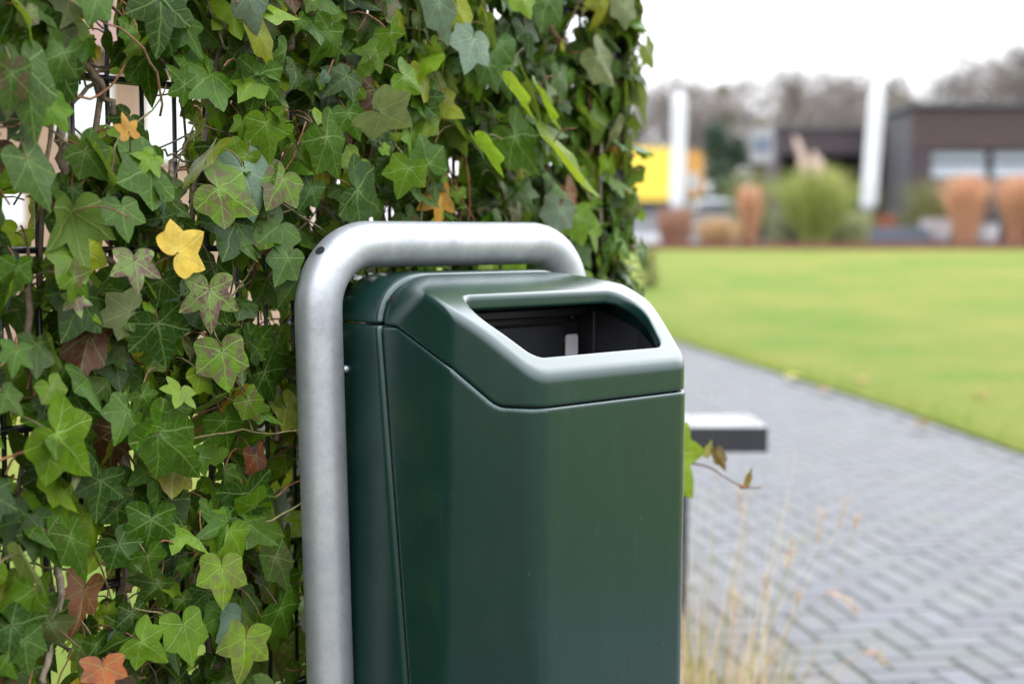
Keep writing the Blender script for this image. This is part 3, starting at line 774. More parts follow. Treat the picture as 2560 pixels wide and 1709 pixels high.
for pl, r in [([(130,495),(215,600),(300,680),(372,745),(440,815),(500,880)], .0045), ([(165,100),(215,165),(268,240),(290,320),(330,420)], .0045), ([(150,310),(160,420),(150,500),(165,580),(240,780),(262,850)], .006),
              ([(430,170),(330,120),(250,190),(180,260)], .003), ([(600,140),(598,260),(610,400),(600,560)], .0028), ([(90,1190),(100,1050),(75,880),(80,640)], .005), ([(300,1100),(312,1220),(330,1330),(320,1480)], .0055),
              ([(135,1350),(150,1480),(120,1600),(110,1709)], .005), ([(560,1520),(540,1600),(545,1709)], .007), ([(85,1565),(190,1630),(300,1709)], .0022), ([(440,390),(430,500),(445,580)], .0035), ([(720,120),(760,60),(790,10)], .004),
              ([(380,375),(440,390),(535,425)], .0018), ([(90,160),(180,162),(275,168)], .0018), ([(1240,100),(1290,150),(1310,180)], .0025), ([(1035,240),(1040,300),(1045,335)], .003), ([(640,900),(700,1000),(690,1100)], .004)]:
    stem([fpx(x, y, random.uniform(.02, .045)) for x, y in pl], r, r * .8, random.choice(BARK), .0022)
for i in range(44):
    t = T0 + .02 + (T1 - T0) * (i + random.random()) / 44; P = []; z = random.uniform(0, .3); o = random.choice((-.022, .022)); 
    ztop = random.uniform(1.3, 1.85)
    while z < ztop:
        P.append((o + random.gauss(0, .008), t, z)); z += random.uniform(.12, .22); t += random.gauss(0, .028)
        t = max(T0, min(T1, t))
        if random.random() < .15: o = -o
    r = random.uniform(.0018, .0055); stem(P, r * 1.2, r * .6, random.choice(BARK + STC[:1]), .0015, 4)
for i in range(210):                       # thin side runners
    t = random.uniform(T0, T1); z = random.uniform(.5, 1.75); a_ = random.gauss(.5, 1.0); P = []; o = random.uniform(-.02, .085) * (1 if t < .7 else .5)
    for k in range(5):
        P.append((o, t, z)); t += .05 * math.sin(a_); z += .05 * math.cos(a_); a_ += random.gauss(0, .35); o += random.gauss(.003, .01)
    stem(P, .0016, .0009, random.choice(STC), .001, 3)
# shoot reaching out past the bin
def wp(x, y, D): return IM @ at(x, y, D)
stem([IM @ fl(1.06, .05, .78), IM @ Vector((.24, 2.50, .86)), wp(1690, 1150, 2.42), wp(1770, 1167, 2.38), wp(1812, 1192, 2.36), wp(1856, 1216, 2.35), wp(1905, 1217, 2.34)], .0022, .0010, (.15, .08, .055), .0005)
stems.tube([wp(1845, 1210, 2.35), wp(1856, 1216, 2.35), wp(1866, 1219, 2.35)], [.002, .0042, .002], 8, True, tint=(.25, .12, .08, 1))
stems.build('stem', M['stem'], ivy)
def free_leaf(b0, t0, D, tn, mo, tp, wd, label, fold=.15, nm=(0, -1, .2), bend=.1):
    global V_, F_, LP_, TI_, vo_
    V_, F_, LP_, TI_, vo_ = [], [], [], [], 0
    A_, B_ = at(*b0, D), at(*t0, D - .01); a_ = B_ - A_; l = a_.length; a_ /= l
    v = Vector(nm); n_ = (v - a_ * v.dot(a_)).normalized()
    push(TPH, tp, np.array(A_)[None], np.array(a_)[None], np.array(n_)[None], np.array([l]), np.array([fold]), np.array([bend]), np.array([[.02, 1.3]]), np.array([wd]), np.array([tn]), np.array([mo]))
    o = mesh_np('leaf', V_[0], F_[0], M['leaf'], ivy, dict(lp=LP_[0], tint=TI_[0])); o['label'] = label
free_leaf((1664,1128), (1728,1240), 2.38, (.15, .22, .014), .0, 0, 1.2, 'bright green leaf on the shoot beside the bin')
free_leaf((1795,1132), (1814,1176), 2.36, (.09, .05, .012), .0, 4, .6, 'small brown leaf on the shoot', .4)
free_leaf((1768,1134), (1779,1100), 2.37, (.22, .2, .07), .0, 4, .4, 'small yellowish leaf on the shoot', .5)
free_leaf((1868,1208), (1880,1168), 2.35, (.14, .10, .03), .0, 4, .3, 'narrow olive brown leaf on the shoot', .5)
# ------------------------------------------------------------------ bench and dry grass by the bin
bench = empty('slab_bench', (-.05, 4.34, 0), 'dark grey metal slab bench with shiny top behind the bin', 'bench')
b = MB(); b.box((-.85, -.15, .598), (.81, .15, .675), .003); b.build('seat', M['wet'], bench)
for x in (.50, -.62):
    b = MB(); b.box((x - .05, -.12, 0), (x + .080, .12, .5975), .003); b.build('leg', M['dark_metal'], bench)
dg = empty('dry_grass_clump', (.46, 3.15, .0), 'straw coloured dry grass tuft with seed heads beside the bin', 'ornamental grass')
mb = MB()
SC = [(.52, .37, .21), (.56, .44, .28), (.44, .30, .16), (.34, .30, .09), (.58, .48, .34)]
def scol(k=1): c = random.choice(SC); f = random.uniform(.75, 1.15) * k; return (c[0]*f, c[1]*f, c[2]*f, 1)
for i in range(720):
    a = random.uniform(0, 6.283); r = .13 * math.sqrt(random.random()); ln_ = abs(random.gauss(0, .28)) + .03
    d = (math.cos(a) * ln_, math.sin(a) * ln_, 1)
    c = scol() if random.random() > .22 else (.16, .17, .04, 1)
    blade(mb, (r * math.cos(a), r * math.sin(a), 0), d, random.uniform(.14, .42), random.uniform(.0024, .0048), random.uniform(.05, .55), c, 5)
for i in range(44):
    blade(mb, (-.05 + random.gauss(0, .05), random.gauss(0, .08), 0), (random.gauss(-.02, .10), random.gauss(0, .1), 1), random.uniform(.5, .82), .004, random.uniform(0, .3), scol(), 5)
mb.build('blades', M['straw'], dg)
def seedhead(pix, D, r):
    P = [at(x, y, D) - dg.location for x, y in pix]; root = Vector((random.gauss(.02, .05), random.gauss(0, .05), 0))
    st = MB(); mid = (root + P[-1]) / 2 + Vector((random.gauss(0, .01), 0, .05)); pl = [root, mid, P[-1]]
    st.tube([root, root * .7 + mid * .3 + Vector((0,0,.03)), mid, (mid + P[-1]) / 2 + Vector((0, 0, .015)), P[-1]], [.0013, .0012, .001, .0009, .0008], 4, False, tint=scol(.9))
    so_ = st.build('stalk', M['straw'], dg); hd = MB(); m = 60
    for i in range(m):
        f = i / m * (len(P) - 1); k = min(int(f), len(P) - 2); q = P[k].lerp(P[k+1], f - k)
        d = (P[max(k-0, 0)] - P[k+1]).normalized() + Vector((random.gauss(0, .5), random.gauss(0, .5), random.gauss(0, .35)))
        blade(hd, q, d, r * random.uniform(1.3, 2.6), .0018, .2, (*[c * random.uniform(.8, 1.2) for c in (.48, .36, .25)], 1), 2)
    hd.build('seed_head', M['straw'], so_)
for pix, D, r in [([(1850,1238),(1852,1268),(1856,1296)], 3.25, .012), ([(2120,1248),(2105,1285),(2090,1330)], 3.3, .011), ([(2056,1282),(2050,1320),(2045,1362)], 3.3, .012), ([(1980,1355),(1972,1392),(1966,1424)], 3.1, .014),
                  ([(2138,1522),(2110,1492),(2062,1476)], 3.0, .012), ([(2205,1648),(2195,1630),(2150,1632)], 2.95, .012), ([(2145,1290),(2138,1310),(2135,1325)], 3.3, .008), ([(1842,1490),(1838,1520),(1836,1560)], 3.0, .013),
                  ([(1995,1480),(1992,1500),(1990,1520)], 3.1, .009), ([(1910,1445),(1915,1470),(1918,1500)], 3.05, .010)]: seedhead(pix, D, r)
for (x, y, z), lab, tn, rz in [(atd(1815, 868, 11.9), 'pale yellow fallen leaf at the lawn edge by the path', (.45, .36, .10), .4), (atd(1890, 905, 10.9), 'small brown fallen leaf on the lawn edge', (.22, .12, .05), 1.4),
                               (atd(2245, 930, 10.6), 'orange brown fallen leaf on the lawn toward the right edge', (.26, .13, .04), 5.1), (atd(1980, 885, 11.6), 'tan fallen leaf lying further in on the lawn', (.34, .2, .09), 2.4), (atd(2120, 1010, 8.9), 'dull brown fallen leaf lying on the lawn nearest the camera', (.2, .12, .06), 3.0)]:
    p, F = TPL[2]; l = .11
    vv = [(l * (q[0]*math.cos(rz) - q[1]*math.sin(rz)), l * (q[0]*math.sin(rz) + q[1]*math.cos(rz)), .03 * abs(q[1]) + .02 * q[0]**2 + .004) for q in p]
    m_ = MB(); m_.add(vv, [tuple(f) for f in F], True, tint=(*tn, 1)); o = m_.build('fallen_leaf', M['straw'], None, (x, y, terrain(x, y) + .05)); tag(o, lab, 'leaf')
# ------------------------------------------------------------------ far side of the lawn: edging, terrace, planting, buildings, trees
GZ = terrain(0, 40)
b = MB(); b.box((-30, 36.0, GZ - .1), (45, 36.12, GZ + .2), .01)
tag(b.build('lawn_edging', simple('rust_red_edging', (.15, .05, .034), .8, 0, .4, 3)), 'low rust red edging strip between the lawn and the far planting', 'edging')
b = MB(); b.add([(-30, 36.12, GZ + .06), (45, 36.12, GZ + .06), (45, 39.4, GZ + .08), (-30, 39.4, GZ + .08)], [(0,1,2,3)])
struct(b.build('planting_strip', simple('dark_mulch', (.05, .035, .025), .95, 0, .5, 6)), 'dark mulch strip with clumps of ornamental grass', 'ground')
b = MB(); b.add([(-30, 39.4, GZ + .1), (45, 39.4, GZ + .1), (45, 62, GZ + .12), (-30, 62, GZ + .12)], [(0,1,2,3)])
struct(b.build('terrace', simple('blue_grey_slabs', (.13, .15, .18), .6, 0, .3, 2)), 'blue grey slab terrace before the buildings', 'terrace')
def gx(xd, D): return at(xd * 1.0898, 700, D).x
def gz_(yd, D): return at(1280, yd * 1.0898, D).z
def parasol(xt, yt, xb, yb, D, label, rad):
    pb, pt = atd(xb, yb, D), atd(xt, yt, D); base = Vector((pb.x + (pb.x - pt.x) * .3, D, GZ + .1))
    e = empty('closed_parasol', base, label, 'parasol', 0, 'closed white parasols on the terrace')
    ax = (pt - pb); h = ax.length; a = ax.normalized(); q = a.to_track_quat('Z', 'Y').to_matrix().to_4x4()
    mw = Matrix.Translation(pb - base) @ q
    m_ = MB(); m_.lathe([(.05, -.05), (rad*.82, -.02), (rad, .15), (rad * .98, h*.35), (rad*.95, h*.75), (rad*.90, h*.93), (rad*.6, h*.99), (.03, h*1.005)], 48, (0,0,0), .10, 8)
    m_.v = [tuple(mw @ Vector(v)) for v in m_.v]; ca_ = m_.build('canopy', M['cloth'], e)
    m_ = MB(); m_.lathe([(rad*.98, h*.45), (rad*1.04, h*.455), (rad*1.04, h*.475), (rad*.97, h*.48)], 32); m_.v = [tuple(mw @ Vector(v)) for v in m_.v]; m_.build('tie_strap', M['cloth'], ca_)
    m_ = MB(); m_.tube([(0, 0, .05), tuple(pb - base), tuple(pb - base + a * h * 1.03)], .032, 12); m_.build('pole', M['alu'], e)
    m_ = MB(); m_.box((-.38, -.38, 0), (.38, .38, .09), .015); m_.tube([(0, 0, .09), (0, 0, .36)], .05, 12); m_.build('base', M['alu'], e)
M['cloth'] = simple('white_canvas', (.58, .575, .58), .85, 0, .06, 3); M['alu'] = simple('pale_metal', (.42, .43, .45), .4, .5, .2, 8)
parasol(1559, 214, 1554, 478, 41, 'closed white parasol standing upright before the yellow trailer', .20)
parasol(2013, 198, 1992, 478, 41, 'closed white parasol leaning slightly before the brown building', .215)
# yellow trailer
M['yellow'] = simple('yellow_paint', (.72, .49, .05), .5, 0, .08, 1.5); M['orange'] = simple('shaded_yellow_paint', (.46, .22, .04), .5, 0, .15, 2)  # orange is the yellow in shade, put into the end's colour
D = 50; x0, x1, xm = gx(1352, D), gx(1612, D), gx(1572, D); z0, z1 = gz_(460, D), gz_(338, D)
yt_ = empty('trailer', ((x0+x1)/2, D, GZ), 'bright yellow rounded trailer with shaded orange end parked beyond the terrace', 'trailer')
cx0 = (x0+x1)/2
def rbody(xa, xb, za, zb, ya, yb, r, m, name, par):
    m_ = MB(); n_ = 8; P = []
    for (cx__, cz__, a0) in ((xb - r, zb - .25, 0), (xa + r, zb - .25, 90), (xa + r, za + r, 180), (xb - r, za + r, 270)):
        rr = .25 if a0 < 180 else r; cxx = (xb - rr) if a0 in (0, 270) else (xa + rr)
        for i in range(n_ + 1):
            a = R(a0 + 90 * i / n_); P.append((cxx + rr * math.cos(a), cz__ + rr * math.sin(a)))
    k = len(P); m_.add([(x, ya, z) for x, z in P] + [(x, yb, z) for x, z in P], [tuple(range(k)), tuple(range(k, 2*k))[::-1]] + [(i, k+i, k+(i+1) % k, (i+1) % k) for i in range(k)], False)
    return m_.build(name, m, par)
rbody(x0 - cx0, xm - cx0 - .01, z0 - GZ, z1 - GZ, 0, 2.2, .85, M['yellow'], 'body', yt_)
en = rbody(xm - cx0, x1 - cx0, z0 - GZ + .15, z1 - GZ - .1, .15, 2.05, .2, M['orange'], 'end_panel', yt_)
b = MB(); b.box((xm - cx0 + .08, .1, z0 - GZ + .35), (x1 - cx0 - .18, .148, z0 - GZ + .95), .01); b.build('window', M['alu'], en)
b = MB(); b.box((x0 - cx0 + .2, .4, .45), (x1 - cx0 - .2, 1.8, z0 - GZ - .002), .02); b.build('chassis', M['dark_metal'], yt_)
for x in (-.55, .55):
    m_ = MB(); m_.lathe([(.05, -.12), (.3, -.12), (.36, -.08), (.36, .08), (.3, .12), (.05, .12)], 24); m_.v = [(x + v[0], .25 + v[2], .36 + v[1]) for v in m_.v]; m_.build('wheel', M['liner'], yt_)
# parked car
D = 47; cxx = gx(1642, D); car = empty('parked_car', (cxx, D, GZ), 'silver grey parked car seen end on behind the low grey wall', 'car')
M['carp'] = simple('silver_car_paint', (.36, .38, .40), .3, .4, .1, 3); M['glass'] = simple('dark_glass', (.03, .035, .042), .12, 0, .2, 2, spec=.9)
prof = [(-.86, .32), (-.88, .85), (-.80, 1.02), (-.62, 1.50), (-.5, 1.58), (.5, 1.58), (.62, 1.50), (.80, 1.02), (.88, .85), (.86, .32)]
k = len(prof); m_ = MB(); ysec = [(0, .92, .55), (.06, 1, .95), (.5, 1, 1.0), (2.6, 1, 1.0), (3.4, .97, .68), (4.1, .93, .62), (4.2, .88, .5)]
vs = []
for yy, sx_, sz_ in ysec: vs += [(x * sx_, yy, .32 + (z - .32) * (sz_ if z > .9 or yy in (0, 4.2) else 1)) for x, z in prof]
m_.add(vs, [tuple(range(k))[::-1], tuple((len(ysec)-1)*k + i for i in range(k))] + [(r*k+i, r*k+(i+1) % k, (r+1)*k+(i+1) % k, (r+1)*k+i) for r in range(len(ysec)-1) for i in range(k)], False)
cb = m_.build('body', M['carp'], car)
b = MB(); b.add([(-.70, -.012, 1.02), (.70, -.012, 1.02), (.56, .05, 1.46), (-.56, .05, 1.46)], [(0,1,2,3)]); b.box((-.70, -.02, 1.0), (.70, -.012, 1.02)); b.build('window', M['glass'], car)
for sg in (-1, 1):
    b = MB(); b.box((sg*.72 - .1, -.03, .72), (sg*.72 + .1, .02, .95), .01); b.build('tail_light', simple('tail_light_red', (.25, .02, .02), .3), car)
    for yy in (.75, 3.35):
        m_ = MB(); m_.lathe([(.06, -.1), (.26, -.1), (.31, -.06), (.31, .06), (.26, .1), (.06, .1)], 20); m_.v = [(sg * .8 + v[2], yy + v[0], .31 + v[1]) for v in m_.v]; m_.build('wheel', M['liner'], car)
# low grey wall
D = 43; b = MB(); xa, xb = gx(1300, D), gx(1700, D); b.box((xa, D, GZ), (xb, D + .2, gz_(487, D)), .01)
lwall = b.build('low_wall', simple('grey_concrete', (.24, .235, .24), .8, 0, .3, 2)); tag(lwall, 'low grey garden wall with dark coping behind the left parasol', 'wall')
b = MB(); b.box((xa - .03, D - .04, gz_(487, D) + .001), (xb + .03, D + .24, gz_(480, D)), .01); b.build('coping', M['dark_metal'], lwall)
D = 40.2; b = MB(); b.box((gx(1440, D), D, GZ + .1), (gx(1532, D), D + .5, gz_(538, D)), .02)
tag(b.build('planter_trough', simple('pale_trough', (.52, .51, .53), .7, 0, .15, 3)), 'long pale grey trough at the left end of the terrace', 'planter')
D = 39.5; b = MB(); b.box((gx(1985, D), D, GZ + .08), (gx(2128, D), D + .35, gz_(522, D)), .02)
tag(b.build('low_wall', simple('blue_grey_stone', (.10, .115, .145), .6, 0, .3, 3)), 'low blue grey stone wall at the foot of the leaning parasol', 'wall')
# signboard on a post
D = 43; sgx = gx(1744, D); sb = empty('signboard', (sgx, D, GZ + .1), 'grey signboard box on a brown post left of the low brown building', 'sign')
b = MB(); b.box((-.34, -.06, gz_(374, D) - GZ - .1), (.34, .06, gz_(294, D) - GZ - .1), .02); b.build('board', simple('board_grey', (.30, .285, .285), .7, 0, .2, 3), sb)
b = MB(); b.box((-.29, -.075, gz_(350, D) - GZ - .1), (.26, -.0625, gz_(314, D) - GZ - .1), .004); b.build('face', simple('board_face', (.12, .145, .19), .4, 0, .3, 5), sb)
b = MB(); b.box((.12, -.05, 0), (.36, .05, gz_(374, D) - GZ - .102), .01); b.build('post', simple('brown_post', (.11, .09, .085), .8, 0, .3, 6), sb)
# buildings
def clad(name, col):
    t = NT(name); nz = t.noise(2.5, 4); w_ = t.n('ShaderNodeTexWave'); w_.bands_direction = 'Z'; w_.inputs['Scale'].default_value = 2.2; w_.inputs['Distortion'].default_value = .3
    t.l(t.n('ShaderNodeTexCoord').outputs['Object'], w_.inputs['Vector'])
    c = t.mix(t.mapr(nz, .3, .7), tuple(v*.75 for v in col), col); c = t.mix(t.mapr(w_.outputs['Fac'], 0, .18, .6, 0), c, tuple(v*.4 for v in col))
    return t.done(t.bsdf(c, .7, 0, .4))
M['brown'] = clad('brown_cladding', (.062, .036, .034)); M['brown2'] = clad('dark_brown_cladding', (.052, .036, .038)); M['greyw'] = simple('grey_render', (.068, .062, .066), .8, 0, .2, 1.5)
M['dglass'] = simple('dark_window', (.022, .024, .028), .15, 0, .3, 1, spec=.8); M['blind'] = simple('pale_blind', (.36, .39, .42), .7, 0, .12, 2)
D = 46; bx = gx(2087, D); zf0, zf1 = gz_(342, D) - GZ, gz_(246, D) - GZ; ex = 34 - bx
mb_ = empty('main_building', (bx, D, GZ), 'dark brown flat roofed building with pale blinds in its windows', 'building')
b = MB(); b.box((0, 0, zf0), (ex, .3, zf1), .01); b.build('fascia', M['brown'], mb_)
b = MB(); b.box((0, .3, .1), (.18, 3.4, zf1 - .02)); b.build('side_wall', M['greyw'], mb_)
b = MB(); b.box((0, .02, .1), (gx(2128, D) - bx, .3, zf0 - .002), .01); b.build('column', M['brown2'], mb_)
b = MB(); b.box((.18, 3.4, .1), (ex, 3.7, zf1 - .1)); b.box((.18, .301, .12), (ex, .5, .5)); b.build('wall', M['brown2'], mb_)
b = MB(); b.box((-.15, -.15, zf1 + .002), (ex + .1, 4.2, zf1 + .14), .01); b.build('roof', M['dark_metal'], mb_)
edges = [2128, 2270, 2392, 2520, 2650, 2780]
for a_, c_ in zip(edges, edges[1:]):
    xa, xb = gx(a_, D) - bx + .03, gx(c_, D) - bx - .06; zt_ = zf0 - .01
    f = MB()
    for q in ((xa, xa + .07, .5, zt_), (xb - .07, xb, .5, zt_), (xa + .07, xb - .07, zt_ - .08, zt_), (xa + .07, xb - .07, .5, .58), (xa + .07, xb - .07, gz_(407, D) - GZ - .09, gz_(407, D) - GZ)):
        f.box((q[0], .2, q[2]), (q[1], .3, q[3]))
    wf = f.build('window', M['dark_metal'], mb_)
    b = MB(); b.box((xa + .07, .26, .58), (xb - .07, .28, zt_ - .08)); b.build('pane', M['dglass'], wf)
    b = MB(); zb = gz_(407, D) - GZ; b.box((xa + .09, .225, zb + .02), (xb - .09, .245, zb + .40)); b.box((xa + .09, .23, zb + .56), (xb - .09, .25, zt_ - .09)); b.build('blind', M['blind'], wf)
D = 50; bx = gx(1775, D); w2 = gx(2062, D) - bx; z2a, z2b = gz_(357, D) - GZ, gz_(300, D) - GZ
lb_ = empty('low_building', (bx, D, GZ), 'low dark brown building with deep shaded front behind the pampas grass', 'building')
b = MB(); b.box((0, -.6, z2a), (w2, -.4, z2b), .01); b.build('fascia', M['brown2'], lb_)
b = MB(); b.box((0, 2.2, .1), (w2, 2.5, z2b - .05)); b.box((w2 - .2, -.4, .1), (w2, 2.2, z2b - .06)); b.box((0, -.4, .1), (.16, 2.2, z2b - .06)); b.build('wall', M['brown2'], lb_)
b = MB(); b.box((-.1, -.7, z2b + .002), (w2 + .05, 2.7, z2b + .1), .01); b.build('roof', M['dark_metal'], lb_)
for i in range(3):
    xa = .3 + i * (w2 - .5) / 3; xb = xa + (w2 - .5) / 3 - .25
    f = MB(); 
    for q in ((xa, xa+.08, .15, 2.3), (xb-.08, xb, .15, 2.3), (xa+.08, xb-.08, 2.2, 2.3), (xa+.08, xb-.08, .15, .25)): f.box((q[0], 2.1, q[2]), (q[1], 2.2, q[3]))
    wf = f.build('window', M['dark_metal'], lb_); b = MB(); b.box((xa+.08, 2.14, .25), (xb-.08, 2.16, 2.2)); b.build('pane', M['dglass'], wf)
# ornamental grasses
COP = [(.56, .31, .185), (.62, .37, .235), (.48, .26, .15)]; GRN = [(.30, .34, .08), (.44, .41, .17), (.22, .30, .065)]; TAN = [(.48, .31, .16), (.52, .36, .21), (.40, .26, .11)]; RUS = [(.36, .20, .14), (.30, .15, .10)]
def clump(name, xd, D, label, cat, group, h, rb, lean, droop, n, cols, wd=.03, greentop=None):
    x = gx(xd, D); e = empty(name, (x, D, GZ + .07), label, cat, 0, group); m_ = MB()
    for i in range(n):
        a = random.uniform(0, 6.283); r = rb * math.sqrt(random.random()); ln_ = abs(random.gauss(0, lean))
        c = random.choice(cols); k_ = random.uniform(.75, 1.2)
        blade(m_, (r*math.cos(a), r*math.sin(a), 0), (math.cos(a)*ln_, math.sin(a)*ln_, 1), h * (random.uniform(.72, 1.06) if name != 'pampas_clump' else random.uniform(.42, 1.06)), wd, droop * random.uniform(.3, 1.5), (c[0]*k_, c[1]*k_, c[2]*k_, 1), 6, .35)
    m_.build('blades', M['straw'], e); return e
GR = 'copper grass clumps along the lawn edging'
clump('grass_clump', 1717, 37.4, 'narrow upright copper grass clump left of the green pampas', 'ornamental grass', GR, 1.55, .16, .085, .42, 480, COP)
clump('grass_clump', 2212, 37.6, 'wide topped copper grass clump before the left window blind', 'ornamental grass', GR, 1.85, .22, .125, .80, 900, COP)
clump('grass_clump', 2326, 37.4, 'copper grass clump at the right edge before the second blind', 'ornamental grass', GR, 1.82, .20, .105, .7, 800, COP)
clump('grass_clump', 2440, 37.4, 'copper grass clump farthest right beside the window blinds', 'ornamental grass', GR, 1.85, .3, .2, .6, 500, COP)
clump('grass_clump', 1645, 37.2, 'low straw coloured grass mound left of the narrow copper clump', 'ornamental grass', 'low dry mounds', .86, .25, .55, .9, 420, TAN)
clump('grass_clump', 1548, 37.3, 'reddish brown dry perennials under the left parasol', 'ornamental grass', None, 1.05, .35, .14, .3, 360, RUS)
clump('grass_clump', 1716, 39.0, 'pale olive grass rising behind the narrow copper clump', 'ornamental grass', None, 2.05, .25, .16, .4, 320, [(.20, .20, .07), (.16, .18, .06)])
clump('grass_clump', 1785, 38.6, 'pale cream green perennial at the left of the pampas', 'perennial', None, 1.0, .28, .14, .3, 300, [(.40, .40, .26), (.30, .34, .18)])
clump('grass_clump', 1965, 38.6, 'pale yellow green perennial at the right of the pampas', 'perennial', None, .95, .25, .16, .3, 260, [(.40, .40, .22), (.30, .33, .15)])
clump('grass_clump', 1955, 44.0, 'olive shrub like grass behind the right parasol', 'ornamental grass', None, 1.8, .4, .2, .4, 300, [(.12, .13, .04), (.16, .15, .06)])
clump('grass_clump', 2145, 40.6, 'olive green grass rising left of the window blinds', 'ornamental grass', None, 1.95, .5, .22, .5, 420, [(.13, .14, .05), (.17, .16, .06)])
clump('grass_clump', 2085, 43.0, 'dull olive perennial at the foot of the brown column', 'perennial', None, 1.0, .3, .2, .4, 240, [(.12, .11, .05), (.15, .13, .06)])
clump('grass_clump', 2032, 40.5, 'small rust orange dry plant right of the leaning parasol', 'perennial', None, .95, .13, .15, .4, 120, [(.36, .13, .06), (.30, .11, .05)])
pg = clump('pampas_clump', 1868, 37.8, 'large green pampas grass with tall pinkish plumes', 'pampas grass', None, 2.15, .32, .20, 1.0, 1900, GRN, .034)
for xd, yd in ((1826, 318), (1838, 340), (1868, 352), (1880, 366), (1890, 380), (1902, 398), (1858, 372)):
    tip = atd(xd, yd, 37.8 + random.uniform(-.3, .3)) - pg.location; root = Vector((random.gauss(0, .15), random.gauss(0, .15), .1)); mid = root.lerp(tip, .55) + Vector((0, 0, .1))
    m_ = MB(); m_.tube([root, mid, tip], [.012, .01, .005], 5, True, tint=(.35, .3, .16, 1)); st_ = m_.build('stalk', M['straw'], pg)
    m_ = MB(); lo_ = root.lerp(tip, .60)
    for i in range(330):
        f = random.random(); q = lo_.lerp(tip, f); rr = .15 * (1 - abs(f - .4) ** 1.4)
        d = (tip - lo_).normalized() * .9 + Vector((random.gauss(0, .5), random.gauss(0, .5), random.gauss(0, .2))); k_ = random.uniform(.85, 1.1)
        blade(m_, q, d, rr * random.uniform(.8, 1.7), .03, .5, (.74*k_, .60*k_, .53*k_, 1), 2)
    m_.build('plume', M['straw'], st_)
# pots on the terrace
def pot(xd, D, r, h, label):
    e = empty('planter_pot', (gx(xd, D), D, GZ + .1), label, 'planter', 0, 'pale pots on the terrace'); m_ = MB()
    m_.lathe([(r*.72, 0), (r*.95, h*.55), (r, h*.97), (r*1.04, h), (r*.93, h), (r*.9, h*.9)], 28); m_.build('pot', M['potm'], e)
    m_ = MB(); m_.lathe([(.01, h*.82), (r*.9, h*.84), (r*.9, h*.88), (.02, h*.9)], 20); m_.build('soil', simple('pot_soil', (.04, .03, .02), .95), e)
M['potm'] = simple('pale_pot', (.50, .45, .45), .7, 0, .12, 3)
pot(2144, 40.0, .44, .74, 'large pale pink grey pot left of the wide copper grass')
pot(2262, 41.0, .30, .6, 'smaller pale pot between the two copper grass clumps')
# trees
M['bark'] = attr_mat('bark', .9, .1, 0, .3, 8); M['needle'] = attr_mat('evergreen_leaf', .8, .2, .1, .35, 3)
def bare_tree(seed, h, spread):
    rs = random.Random(seed); m_ = MB(); tr_ = MB()
    def br(p, d, L, r, lv):
        q = p + d * L * .5 + Vector((rs.gauss(0, .05), rs.gauss(0, .05), rs.gauss(0, .03))) * L; e_ = q + (d + Vector((rs.gauss(0, .12), rs.gauss(0, .12), .08))).normalized() * L * .5
        k_ = rs.uniform(.8, 1.2); c = (.19*k_, .163*k_, .148*k_, 1) if lv else (.16*k_, .145*k_, .11*k_, 1)
        (m_ if lv else tr_).tube([p, q, e_], [r, r*.8, r*.55], 6 if lv < 2 else 3, False, lv < 2, tint=c)
        if lv >= 4: return
        n_ = (9, 5, 5, 4)[lv]
        for i in range(n_):
            f = rs.uniform(.38 if lv == 0 else .2, 1); s_ = p.lerp(q, f*2) if f < .5 else q.lerp(e_, f*2-1)
            a = rs.uniform(0, 6.283); up = rs.uniform(.3, 1.0)
            d2 = (d * up + Vector((math.cos(a), math.sin(a), rs.uniform(-.1, .5))) * spread).normalized()
            br(s_, d2, L * (.40 if lv == 0 else .60) * rs.uniform(.7, 1.1), max(r * .46, .015), lv + 1)
    br(Vector((0, 0, 0)), Vector((0, 0, 1)), h * .74, h * .017, 0)
    top = max(v[2] for v in m_.v)
    for q in (m_, tr_): q.v = [(x * 12.5 / top, y * 12.5 / top, z * 10 / top) for x, y, z in q.v]
    return tr_, m_
protos = [[m_.build(nm_, M['bark']) for nm_, m_ in zip(('trunk', 'crown'), bare_tree(s_, 10, sp_))] for s_, sp_ in ((1, .7), (2, .6), (5, .8))]
pmesh = [[o.data for o in pr2] for pr2 in protos]
for pr2 in protos:
    for o in pr2: bpy.data.objects.remove(o)
def put_tree(xd, D, ytop, k, label, cat='tree', name='bare_tree', group='bare trees behind the buildings'):
    z = terrain(0, D); h = gz_(ytop - 26 + (random.uniform(-24, 26) if xd < 2250 else 0), D) - z
    e = empty(name, (gx(xd, D), D, z - .1), label, cat, random.uniform(0, 6), group); s_ = h / 10; e.scale = (s_, s_, s_)
    for nm_, me in zip(('trunk', 'crown'), pmesh[k % 3]):
        o = bpy.data.objects.new(nm_, me); COL.objects.link(o); o.parent = e
    return e
TR = [(1475, 72, 175, 'bare tree whose crown shows just right of the ivy edge'), (1520, 76, 160, 'bare tree standing left of the upright parasol'), (1582, 70, 178, 'bare tree directly right of the upright parasol top'),
      (1632, 78, 152, 'tall bare tree over the right end of the yellow trailer'), (1690, 72, 170, 'bare tree above the dark evergreens'), (1742, 76, 160, 'bare tree rising above the grey signboard'),
      (1800, 70, 165, 'bare tree rising above the left end of the low building'), (1852, 75, 155, 'bare tree above the pampas plumes'), (1905, 78, 148, 'tallest bare tree over the middle of the low building'),
      (1955, 72, 160, 'bare tree left of the leaning parasol top'), (2040, 74, 158, 'bare tree right of the leaning parasol top'), (2095, 78, 172, 'bare tree at the right end of the row above the building corner'),
      (2300, 62, 95, 'bare tree rising behind the main building roof'), (2352, 60, 40, 'tall bare tree at the right edge above the main building'), (2165, 80, 225, 'low bare tree just showing over the main building roof')]
